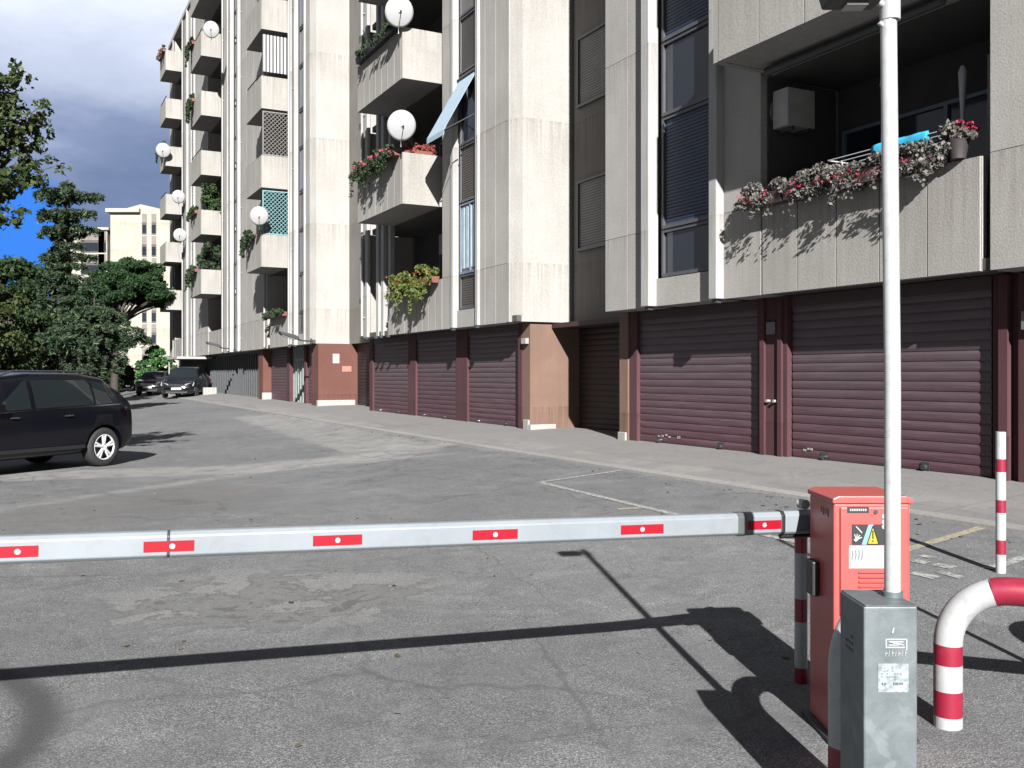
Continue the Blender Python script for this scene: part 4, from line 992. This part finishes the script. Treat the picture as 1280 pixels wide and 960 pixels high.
# ------------------------------------------------------------------ cars
CARP = plain('black_car_paint', (.004, .0048, .009), .28, var=.1, coat=.12, spec=.35)
CHROME = plain('chrome', (.75, .75, .76), .15, 1); ALLOY = plain('alloy_rim', (.85, .86, .88), .35, .1); LAMPW = plain('headlamp_lens', (.60, .62, .65), .15, .4); LAMPR = plain('tail_lamp', (.42, .01, .03), .2); PLATE = plain('number_plate', (.75, .75, .75), .5)
def interp(tab, x):
    if x <= tab[0][0]: return tab[0][1]
    for (a, va), (b, vb) in zip(tab, tab[1:]):
        if x <= b:
            t = (x-a)/(b-a); return va+(vb-va)*t
    return tab[-1][1]
def car(name, loc, rz, lab, paint, L=4.55, Wd=1.84, H=1.66, wheelr=.345, group=None, detail=True, alloy=CHROME):
    hl = L/2; fa = hl-.92; ra = -hl+.80
    zlow = [(-hl, .42), (-hl+.25, .26), (hl-.25, .24), (hl, .36)]
    belt = [(-hl, .98), (-hl+.3, 1.09), (0, 1.03), (fa-.55, 1.0), (fa, .97), (hl-.35, .86), (hl, .66)]
    roof = [(-hl, .98), (-hl+.10, 1.10), (-hl+.42, H-.22), (-hl+.62, H-.07), (-hl+1.1, H), (-.1, H), (.45, H-.06), (fa-.38, 1.03), (fa, 1.0), (hl-.35, .89), (hl, .67)]
    hw = [(-hl, .70), (-hl+.12, .83), (-hl+.45, .90), (0, .92), (fa, .90), (hl-.3, .85), (hl-.05, .72), (hl, .62)]
    tum = [(-hl, .70), (-hl+.45, .62), (-hl+1.2, .68), (0, .70), (.45, .69), (fa-.38, .80), (hl, .6)]
    s_ = Wd/1.84
    def sec(x):
        zl, zb_, zr, wv, wt = interp(zlow, x), interp(belt, x), interp(roof, x), interp(hw, x)*s_, interp(tum, x)*s_
        zr = max(zr, zb_+.012); tt = min(1, (zr-zb_)/.4); wt = wv*.96*(1-tt)+min(wt, wv*.95)*tt
        half = [(0, zl), (wv*.80, zl), (wv*.95, zl+.06), (wv, zl+.20), (wv*1.005, (zl+zb_)/2+.04), (wv*.99, zb_-.10), (wv*.955, zb_), (wt+(wv*.955-wt)*.5, zb_+(zr-zb_)*.5), (wt, zb_+(zr-zb_)*.86), (wt*.90, zb_+(zr-zb_)*.965), (wt*.6, zr-.004), (0, zr+.012)]
        return half
    xs = sorted(set([round(-hl+L*i/60, 4) for i in range(61)]+[round(t[0], 4) for t in roof+belt+hw]))
    rt = root(name, loc, rz, lab, 'car', group)
    vs = []; m_ = 0
    for x in xs:
        h = sec(x); rg = h+[(-y, z) for y, z in h[-2:0:-1]]; m_ = len(rg); vs += [(x, y, z) for y, z in rg]
    fs = [(i*m_+k, i*m_+(k+1) % m_, (i+1)*m_+(k+1) % m_, (i+1)*m_+k) for i in range(len(xs)-1) for k in range(m_)]
    fs += [tuple(range(m_)), tuple(range((len(xs)-1)*m_, len(xs)*m_))]
    mb = MB(); mb.add(vs, fs, True); body = mb.build('body', paint, rt)
    # wheel arches
    cut = MB()
    for ax in (fa, ra): cut.extr(ring(28, wheelr+.065, ax, wheelr-.01), -1.2, 1.2, lambda p, q, t: (p, t, q))
    co = cut.build('cutter', paint, rt); bo = body.modifiers.new('arch', 'BOOLEAN'); bo.object = co; bo.operation = 'DIFFERENCE'; bo.solver = 'EXACT'
    bpy.context.view_layer.update()
    dg = bpy.context.evaluated_depsgraph_get(); me = bpy.data.meshes.new_from_object(body.evaluated_get(dg)); body.modifiers.clear(); body.data = me; bpy.data.objects.remove(co)
    mb = MB()
    for ax in (fa, ra): mb.box(ax-wheelr-.05, ax+wheelr+.05, -.60, .60, .25, wheelr*2+.04)
    mb.build('wheel_well', C_BLACK, rt)
    def side_y(x, z):
        h = sec(x)[6:10]
        for (y0, z0), (y1, z1) in zip(h, h[1:]):
            if z <= z1: return y0+(y1-y0)*max(0, (z-z0))/(z1-z0+1e-6)
        return h[-1][0]
    def side_pane(nm, poly_fn, x0, x1, mat, off=.006):
        for sg in (1, -1):
            n = 14; vs = []
            for i in range(n+1):
                x = x0+(x1-x0)*i/n; za, zb_ = poly_fn(x)
                for j in range(5): z = za+(zb_-za)*j/4; vs.append((x, sg*(side_y(x, z)+off), z))
            mb = MB(); mb.add(vs, [(i*5+j, i*5+j+1, (i+1)*5+j+1, (i+1)*5+j) for i in range(n) for j in range(4)], True); mb.build(nm, mat, rt)
    zb_ = lambda x: interp(belt, x)+.035
    zt_ = lambda x: min(interp(roof, x)-.115, H-.125)
    rq = -hl+.44
    side_pane('rear_quarter_glass', lambda x: (zb_(x), max(zb_(x)+.01, zt_(x))), rq, rq+.50, C_CARGLASS)
    side_pane('rear_door_glass', lambda x: (zb_(x), zt_(x)), rq+.55, -.06, C_CARGLASS)
    side_pane('front_door_glass', lambda x: (zb_(x), max(zb_(x)+.01, min(zt_(x), 1.03+(fa-.62-x)*.80))), .02, fa-.62, C_CARGLASS)
    side_pane('window_trim', lambda x: (zb_(x)-.035, zb_(x)-.012), rq-.05, fa-.6, CHROME, .008)
    # windscreen and rear screen
    for nm, xa, xb in (('windscreen', .53, fa-.44), ('rear_screen', -hl+.56, -hl+.22)):
        n = 6; vs = []
        for i in range(n+1):
            x = xa+(xb-xa)*i/n; h = sec(x); z = h[-1][1]
            for j in range(-4, 5):
                f = j/4; wy = h[-3][0]*.97; vs.append((x, f*wy, (h[-1][1]+(h[-3][1]-h[-1][1])*f*f)+.012))
        mb = MB(); mb.add(vs, [(i*9+j, i*9+j+1, (i+1)*9+j+1, (i+1)*9+j) for i in range(n) for j in range(8)], True); mb.build(nm, C_CARGLASS, rt)
    # wheels
    for ax in (fa, ra):
        for sg in (1, -1):
            yo = sg*(.895*s_); mb = MB(); R = wheelr
            prof = [(R*.64, .0), (R*.70, .012), (R*.93, .004), (R, -.03), (R, -.19), (R*.7, -.21)]
            vs = []; n = 36
            for (pr, py2) in prof:
                for i in range(n): a = 2*pi*i/n; vs.append((ax+pr*cos(a), yo+sg*py2, R+pr*sin(a)))
            mb.add(vs, [(k*n+i, k*n+(i+1) % n, (k+1)*n+(i+1) % n, (k+1)*n+i) for k in range(len(prof)-1) for i in range(n)], True); wo = mb.build('wheel', C_RUB, rt)
            mb = MB(); mb.extr(ring(30, R*.62, ax, R), yo-sg*.09, yo-sg*.08, lambda p, q, t: (p, t, q)); mb.build('brake_disc', C_DARKMET, wo)
            mb = MB()
            for i in range(5):
                for dv in (-.16, .16):
                    a = 2*pi*i/5+.3; mb.tube([(ax+.05*cos(a), yo-sg*.02, R+.05*sin(a)), (ax+R*.62*cos(a+dv), yo-sg*.012, R+R*.62*sin(a+dv))], [.030, .019], 5)
            vs = []
            for (pr, py2) in ((R*.60, -.03), (R*.60, .0), (R*.655, .004), (R*.655, -.03)):
                for i in range(n): a = 2*pi*i/n; vs.append((ax+pr*cos(a), yo+sg*py2, R+pr*sin(a)))
            mb.add(vs, [(k*n+i, k*n+(i+1) % n, (k+1)*n+(i+1) % n, (k+1)*n+i) for k in range(3) for i in range(n)], True)
            mb.extr(ring(12, .055, ax, R), yo-sg*.03, yo-sg*.005, lambda p, q, t: (p, t, q)); mb.build('rim', alloy, wo)
    # lamps, plates, handles, mirrors, rails
    for sg in (1, -1):
        mb = MB(); x0 = -hl+.03
        mb.add([(x0, sg*.66*s_, .86), (x0, sg*.70*s_, 1.0), (x0+.30, sg*(.885*s_), 1.04), (x0+.24, sg*(.90*s_), .88), (x0-.03, sg*.66*s_, .86), (x0-.02, sg*.70*s_, 1.02), (x0+.34, sg*(.915*s_), 1.05), (x0+.26, sg*(.925*s_), .88)], [(4, 5, 6, 7), (0, 1, 2, 3), (0, 1, 5, 4), (2, 3, 7, 6), (1, 2, 6, 5), (0, 3, 7, 4)]); mb.build('tail_lamp', LAMPR, rt)
        mb = MB(); x0 = hl-.04
        mb.add([(x0+.03, sg*.42*s_, .62), (x0+.0, sg*.42*s_, .76), (x0-.30, sg*(.86*s_), .86), (x0-.16, sg*(.84*s_), .66), (x0-.2, sg*.42*s_, .62), (x0-.2, sg*.42*s_, .76)], [(0, 1, 2, 3), (0, 1, 5, 4), (4, 5, 2, 3), (1, 2, 5), (0, 3, 4)]); mb.build('headlamp', LAMPW, rt)
        mb = MB(); mb.box(fa-.72, fa-.56, sg*.93*s_-.10, sg*.93*s_+.10, 1.02, 1.16); mb.build('side_mirror', paint, rt, .03)
        for hx in (-.75, .28): mb = MB(); mb.tube([(hx, sg*(.925*s_), .93), (hx+.09, sg*(.945*s_), .935), (hx+.18, sg*(.925*s_), .93)], .013, 6); mb.build('door_handle', CHROME if detail else paint, rt)
        mb = MB(); mb.tube([(-hl+.75, sg*.62*s_, H-.03), (-hl+.95, sg*.62*s_, H+.03), (.2, sg*.62*s_, H+.03), (.45, sg*.62*s_, H-.06)], .016, 6); mb.build('roof_rail', C_DARKMET, rt)
        mb = MB(); mb.box(-1.0, fa-.5, sg*.905*s_-.02, sg*.905*s_+.02, .36, .42); mb.build('side_sill', C_BLACK, rt)
    mb = MB(); mb.box(hl-.015, hl+.012, -.26, .26, .46, .57); mb.build('number_plate', PLATE, rt)
    mb = MB(); mb.box(-hl-.02, -hl+.01, -.26, .26, .62, .73); mb.build('number_plate', PLATE, rt)
    mb = MB(); [mb.box(hl-.03, hl+.006, -.38, .38, .66+i*.04, .675+i*.04) for i in range(3)]; mb.build('grille', CHROME, rt)
    mb = MB(); mb.box(hl-.08, hl+.0, -.55, .55, .28, .44); mb.build('bumper_intake', C_BLACK, rt)
    return rt
# rear wheel of the near car stands at this spot
wc = GP(131, 583); ang = radians(25); back = Vector((sin(ang), cos(ang), 0)); lat = Vector((cos(ang), -sin(ang), 0))
L_ = 4.47; ctr = wc-lat*.90+(-back)*(-(-L_/2+.80))*1.0
car('parked_car', (ctr.x, ctr.y, 0.0), atan2(-back.y, -back.x), 'black estate-like off-roader with silver wheels parked at the left edge', CARP, L=4.47, group='parked cars', alloy=ALLOY)
c2 = GP(226, 498); zz = c2.z
car('parked_car', (c2.x-.45, c2.y+2.2, zz), radians(-84), 'dark off-roader facing the camera, parked far down the street', plain('dark_car_paint', (.012, .015, .022), .25, coat=.5), L=4.6, Wd=1.85, H=1.7, group='parked cars', detail=False, alloy=C_STEEL)
c3 = GP(197, 495); 
car('parked_car', (c3.x-.9, c3.y+2.2, c3.z), radians(-84), 'small dark car farthest off, half hidden behind the dark off-roader', plain('charcoal_car_paint', (.03, .03, .035), .3, coat=.4), L=4.0, Wd=1.7, H=1.5, group='parked cars', detail=False, alloy=C_STEEL)
# scooter far off
c4 = GP(160, 488.5)
sr = root('motor_scooter', (c4.x, c4.y, c4.z), radians(200), 'small white-fronted motor scooter parked far off below the trees', 'scooter')
mb = MB()
for x in (-.62, .62): mb.extr([(x+r*cos(2*pi*i/20), .24+r*sin(2*pi*i/20)) for r in (.24,) for i in range(20)], -.06, .06, lambda p, q, t: (p, t, q))
mb.build('wheel', C_RUB, sr, .02); mb = MB(); mb.extr([(-.75, .5), (-.8, .75), (-.2, .8), (-.1, .75), (-.15, .35), (.3, .28), (.42, .35), (.55, .95), (.62, .95), (.60, .40), (.45, .20), (-.2, .20), (-.4, .45)], -.15, .15, lambda p, q, t: (p, t, q)); mb.build('body', C_DARKMET, sr, .03)
mb = MB(); mb.extr([(.56, .35), (.66, .5), (.60, 1.0), (.53, 1.0), (.50, .45)], -.24, .24, lambda p, q, t: (p, t, q)); mb.build('leg_shield', C_DISH, sr, .02)
mb = MB(); mb.box(-1.0, -.65, -.2, .2, .8, 1.12); mb.build('top_box', C_DISH, sr, .03); mb = MB(); mb.tube([(.5, -.32, 1.05), (.52, 0, 1.0), (.5, .32, 1.05)], .02, 6); mb.build('handlebar', C_BLACK, sr)

# ------------------------------------------------------------------ buildings beyond
CREAM = concrete('cream_render', (.24, .233, .198), .12, .03)
def far_block(px0, px1, Z, ytop, depth, lab, mat, strips, floors, ang=0, slant=0, name='apartment_tower', base=-1):
    x0, x1 = (px0-640)/F*Z, (px1-640)/F*Z; h = EYE+(HY-ytop)/F*Z
    r = root(name, ((x0+x1)/2, Z, 0), ang, lab, 'building'); hw = (x1-x0)/2
    mb = MB(); mb.extr([(-hw, base), (hw, base), (hw, h), (-hw*.1, h+slant), (-hw, h)], 0, depth, lambda p, q, t: (p, t, q)); mb.build('wall', mat, r)
    mb = MB(); mb.box(-hw-.4, -hw*.1, -.5, depth+.3, h+.02, h+.45); mb.box(-hw*.05, hw+.3, -.3, depth+.3, h+.03, h+.35) if not slant else None; mb.build('roof_slab', mat, r)
    fh = h/floors
    for (cx, wv) in strips:
        X = (cx-640)/F*Z-(x0+x1)/2
        for k in range(1, floors):
            mb = MB(); mb.box(X-wv/2, X+wv/2, -.06, -.01, k*fh+.05, k*fh+fh*.55); f = mb.build('window', C_BROWNSP, r)
            mb = MB(); mb.box(X-wv/2+.06, X+wv/2-.06, -.09, -.061, k*fh+.2, k*fh+fh*.45); mb.build('pane', C_GLASS, f)
            mb = MB(); mb.box(X-wv/2, X+wv/2, -.05, -.01, k*fh+fh*.56, k*fh+fh*.95); mb.build('spandrel', C_RECESS, r)
    return r
far_block(138, 222, 112, 266, 16, 'tall cream apartment tower with two vertical window strips behind the umbrella pine', CREAM, [(180.5, .55), (192.5, .55)], 8, 0, 1.0)
far_block(70, 134, 122, 288, 14, 'lower cream wing left of the tall tower, behind the cedar', CREAM, [(116, 3.0), (128, 1.0)], 7)
far_block(-60, 16, 100, 372, 14, 'pale block glimpsed through the trees at the far left', plain('pale_render', (.55, .56, .57), .8, var=.08), [(-10, 1.2), (4, 1.4), (12, .8)], 5, name='apartment_house')

# ------------------------------------------------------------------ trees
def tree_root(name, x, y, lab, grp='trees at the end of the street', z=None):
    return root(name, (x, y, G(x, y) if z is None else z), 0, lab, 'tree', grp)
def at_px(px, Z): return (px-640)/F*Z
def hgt(py, Z): return EYE+(HY-py)/F*Z
PINEL = leaf_mat('pine_needles', (.008, .022, .009), (.024, .052, .020), (.040, .075, .028))
CEDARL = leaf_mat('cedar_needles', (.012, .025, .014), (.040, .062, .036), (.075, .10, .05))
BROADL = leaf_mat('broad_leaf', (.008, .020, .008), (.026, .045, .017), (.055, .07, .026))
NEARL = leaf_mat('near_leaf', (.012, .024, .009), (.045, .062, .022), (.10, .105, .05))
def broadleaf(px, Z, ytop, wpx, lab, n=9000, size=.16, mat=BROADL, name='broadleaf_tree', low=.18, seed=1):
    R_ = random.Random(seed); x = at_px(px, Z); h = hgt(ytop, Z); g0 = G(x, Z); h -= g0; hwid = wpx/2/F*Z
    r = tree_root(name, x, Z, lab)
    pts = []; limbs = MB(); limbs.tube([(0, 0, -.1), (.1, 0, h*.3), (0, .1, h*.6), (0, 0, h*.85)], [h*.028, h*.022, h*.014, h*.004], 8)
    nc = 46
    for i in range(nc):
        a = R_.random()*2*pi; f = R_.random(); zz = low+(1-low)*R_.random(); prof = (sin(pi*min(1, (zz-low)/(1-low)*.85+.15)))**.6
        rr = hwid*prof*sqrt(.15+.85*R_.random()); c = (rr*cos(a), rr*sin(a), h*zz*.95)
        sz = hwid*(.16+.22*R_.random()); pts.append(blob(c, (sz, sz, sz*.7), n//nc, .35))
        if i % 3 == 0: limbs.tube([(0, 0, h*(.2+.4*zz*.6)), (c[0]*.5, c[1]*.5, c[2]*.8), c], [h*.009, h*.006, h*.002], 5)
    P_ = np.concatenate(pts); P_ = P_[P_[:, 2] > .1]
    leaf_obj('crown', P_, size, mat, r); limbs.build('trunk', BARK, r); return r
def conifer(px, Z, ytop, levels, lab, n=14000, size=.10, bx=0, seed=3, tilt=.1):
    """levels: (height as photo row, half width in photo px) from top to bottom: layered cedar boughs"""
    R_ = random.Random(seed); x = at_px(px, Z); r = tree_root('cedar_tree', x, Z, lab); g0 = r.location.z
    h = hgt(ytop, Z)-g0; mbt = MB(); mbt.tube([(0, 0, -.1), (0, 0, h*.5), (0, 0, h)], [h*.022, h*.014, .03], 8)
    pts = []; tot = sum(w_*7 for _, w_ in levels)
    for (py, wpx) in levels:
        z = hgt(py, Z)-g0; wl = wpx/F*Z; nb = 8
        for b in range(nb):
            a = 2*pi*(b+R_.random()*.8)/nb; ln = wl*(.62+.45*R_.random()); dz = -.10*ln+R_.uniform(-.15, .15)
            if b < 2: a = (0, pi)[b]+R_.uniform(-.15, .15); ln = wl*R_.uniform(.95, 1.1)
            m_ = int(n*wpx*7/tot/nb); t = np.sqrt(rng.uniform(.02, 1, m_)); wd = .20*ln*(1.05-t)*1.2+.05
            off = rng.normal(size=m_)*wd*.6
            px_ = t*ln*cos(a)-off*sin(a); py_2 = t*ln*sin(a)+off*cos(a)
            pz = z+dz*t+.14*ln*t*t*(-.6)-np.abs(rng.normal(size=m_))*(.11+.06*ln)*(1-.3*t)+.03*ln*np.sin(t*9+b)
            pts.append(np.stack([px_, py_2, pz], 1))
            mbt.tube([(0, 0, z), (ln*.5*cos(a), ln*.5*sin(a), z+dz*.4), (ln*.8*cos(a), ln*.8*sin(a), z+dz-.12)], [.04, .022, .006], 5)
    P_ = np.concatenate(pts); P_ = P_[P_[:, 2] > .15]
    leaf_obj('crown', P_, size*.72, CEDARL, r, flat=.3, elong=3.4); mbt.build('trunk', BARK, r); return r
conifer(85, 46, 224, [(229, 8), (238, 42), (246, 20), (262, 38), (272, 14), (282, 38), (292, 20), (304, 22), (316, 36), (328, 22), (342, 38), (356, 34), (370, 46), (384, 50)], 'tall cedar with drooping tiers standing above the other trees', 19000, .12)
conifer(118, 40, 372, [(384, 40), (394, 46), (404, 62), (412, 66), (421, 50), (431, 40), (441, 38), (452, 36)], 'low spreading cedar with flat boughs in front of the cream tower', 19000, .10, seed=9)
def stone_pine():
    Z = 62; x = at_px(143, Z); r = tree_root('umbrella_pine', x, Z, 'umbrella pine with a flat green crown in front of the cream tower'); g0 = r.location.z
    cz = hgt(352, Z)-g0; fz = hgt(408, Z)-g0; c = Vector((at_px(157, Z)-x, 0, cz)); hw_ = 55/F*Z; hh = 36/F*Z
    mb = MB(); mb.tube([(0, 0, -.1), (.05, 0, fz*.6), (.1, 0, fz)], [.26, .22, .19], 9)
    pts = []; R_ = random.Random(5)
    for i in range(110):
        a = R_.random()*2*pi; rr = sqrt(R_.random()); top = sqrt(max(0, 1-rr*rr))
        zz = (R_.random()*1.35-.5)*top*hh*.85-(1.0 if rr > .75 else 0)
        q = (c.x+rr*hw_*cos(a), rr*hw_*sin(a), cz+zz); pts.append(blob(q, (.6, .6, .34), 620, .2))
        if i % 4 == 0: mb.tube([(.1, 0, fz), (.1+(q[0]-.1)*.45, q[1]*.45, fz+(q[2]-fz)*.55), q], [.11, .06, .02], 6)
    for e in (-.95, -.4, .3, .55): mb.tube([(.1, 0, fz), (e*hw_*.5, 0, fz+(cz-fz)*.6), (e*hw_+c.x, 0, cz-.2)], [.14, .09, .04], 6)
    leaf_obj('crown', np.concatenate(pts), .10, PINEL, r, elong=2); mb.build('trunk', BARK, r)
stone_pine()
broadleaf(15, 58, 322, 130, 'dark round tree at the left edge behind the cars', 13000, .20, seed=11, low=.1)
broadleaf(62, 66, 318, 110, 'dark tree right behind the tall cedar', 12000, .20, seed=12, low=.1)
broadleaf(-30, 40, 340, 130, 'yellowish green tree cut by the left edge', 9000, .15, seed=13, mat=leaf_mat('olive_leaf', (.014, .026, .010), (.045, .060, .020)), low=.15)
broadleaf(48, 44, 385, 120, 'low dense green tree right above the parked car roof', 12000, .13, seed=14, low=.05)
broadleaf(112, 70, 395, 90, 'low dark tree behind the spreading cedar', 8000, .2, seed=15, low=.05)
broadleaf(192, 66, 432, 46, 'small round green tree behind the far parked cars', 6000, .15, seed=16, mat=leaf_mat('fresh_leaf', (.02, .06, .02), (.06, .13, .04)), low=.1, name='small_tree')
# hedge with fence in the distance
o = leaf_obj('hedge', np.concatenate([blob((at_px(p, 75)+random.random(), 75+random.random(), .9+1.1*random.random()), (.9, .7, .6), 90) for p in range(-60, 215, 4)]), .22, LF_DARK, None, tags=dict(label='low dark hedge closing the end of the street', cat='hedge'))
# near tree whose twigs enter at the top left
def near_tree():
    Z = 15.0; tx = -11.2; r = root('leafy_tree', (tx, Z+.5, 0), 0, 'leafy tree whose twigs enter the picture at the upper left', 'tree'); R_ = random.Random(21)
    mb = MB(); mb.tube([(0, 0, -.1), (.1, 0, 2.0), (.0, .1, 4.2), (.3, 0, 6.6)], [.20, .17, .13, .05], 9); pts = []
    ends = [((8, 95), (-60, 170)), ((25, 92), (-40, 150)), ((60, 128), (-60, 190)), ((48, 150), (-60, 200)), ((30, 130), (-50, 160)), ((68, 208), (-60, 240)), ((35, 205), (-60, 230)), ((12, 225), (-50, 250)), ((20, 270), (-50, 262)), ((5, 180), (-60, 200)), ((40, 172), (-50, 200)), ((8, 150), (-60, 180)), ((55, 215), (-40, 240)), ((5, 245), (-60, 255)), ((-20, 120), (-70, 200)), ((-30, 200), (-80, 230)), ((-60, 130), (-120, 220)), ((-100, 180), (-130, 230)), ((-40, 60), (-90, 200)), ((-90, 90), (-120, 200)), ((-140, 120), (-130, 220)), ((-170, 180), (-150, 230))]
    for (ex, ey), (sx_, sy) in ends:
        dz = R_.uniform(-.5, .5); Zq = Z+dz
        e = Vector((at_px(ex, Zq)-tx, dz-.5, hgt(ey, Zq))); s0 = Vector((at_px(sx_, Z)-tx, dz*.5-.5, hgt(sy, Z))); t0 = Vector((.15, 0, max(2.6, s0.z-1.3)))
        mid = s0.lerp(e, .5)+Vector((0, 0, -.10)); mb.tube([t0, s0, mid, e], [.05, .022, .012, .004], 5)
        for i in range(26):
            t = .12+.9*R_.random(); c = s0.lerp(mid, t*2) if t < .5 else mid.lerp(e, min(1, t*2-1)); c = c+Vector((R_.uniform(-.16, .16), R_.uniform(-.3, .3), R_.uniform(-.15, .12)))
            pts.append(blob(c, (.11, .11, .09), 17, .2))
    for i in range(60):
        pts.append(blob((R_.uniform(-1.8, 1.0), R_.uniform(-1.6, 1.6), R_.uniform(3.2, 7.0)), (.4, .4, .3), 60, .2))
    leaf_obj('crown', np.concatenate(pts), .062, NEARL, r, elong=1.6); mb.build('trunk', BARK, r)
near_tree()
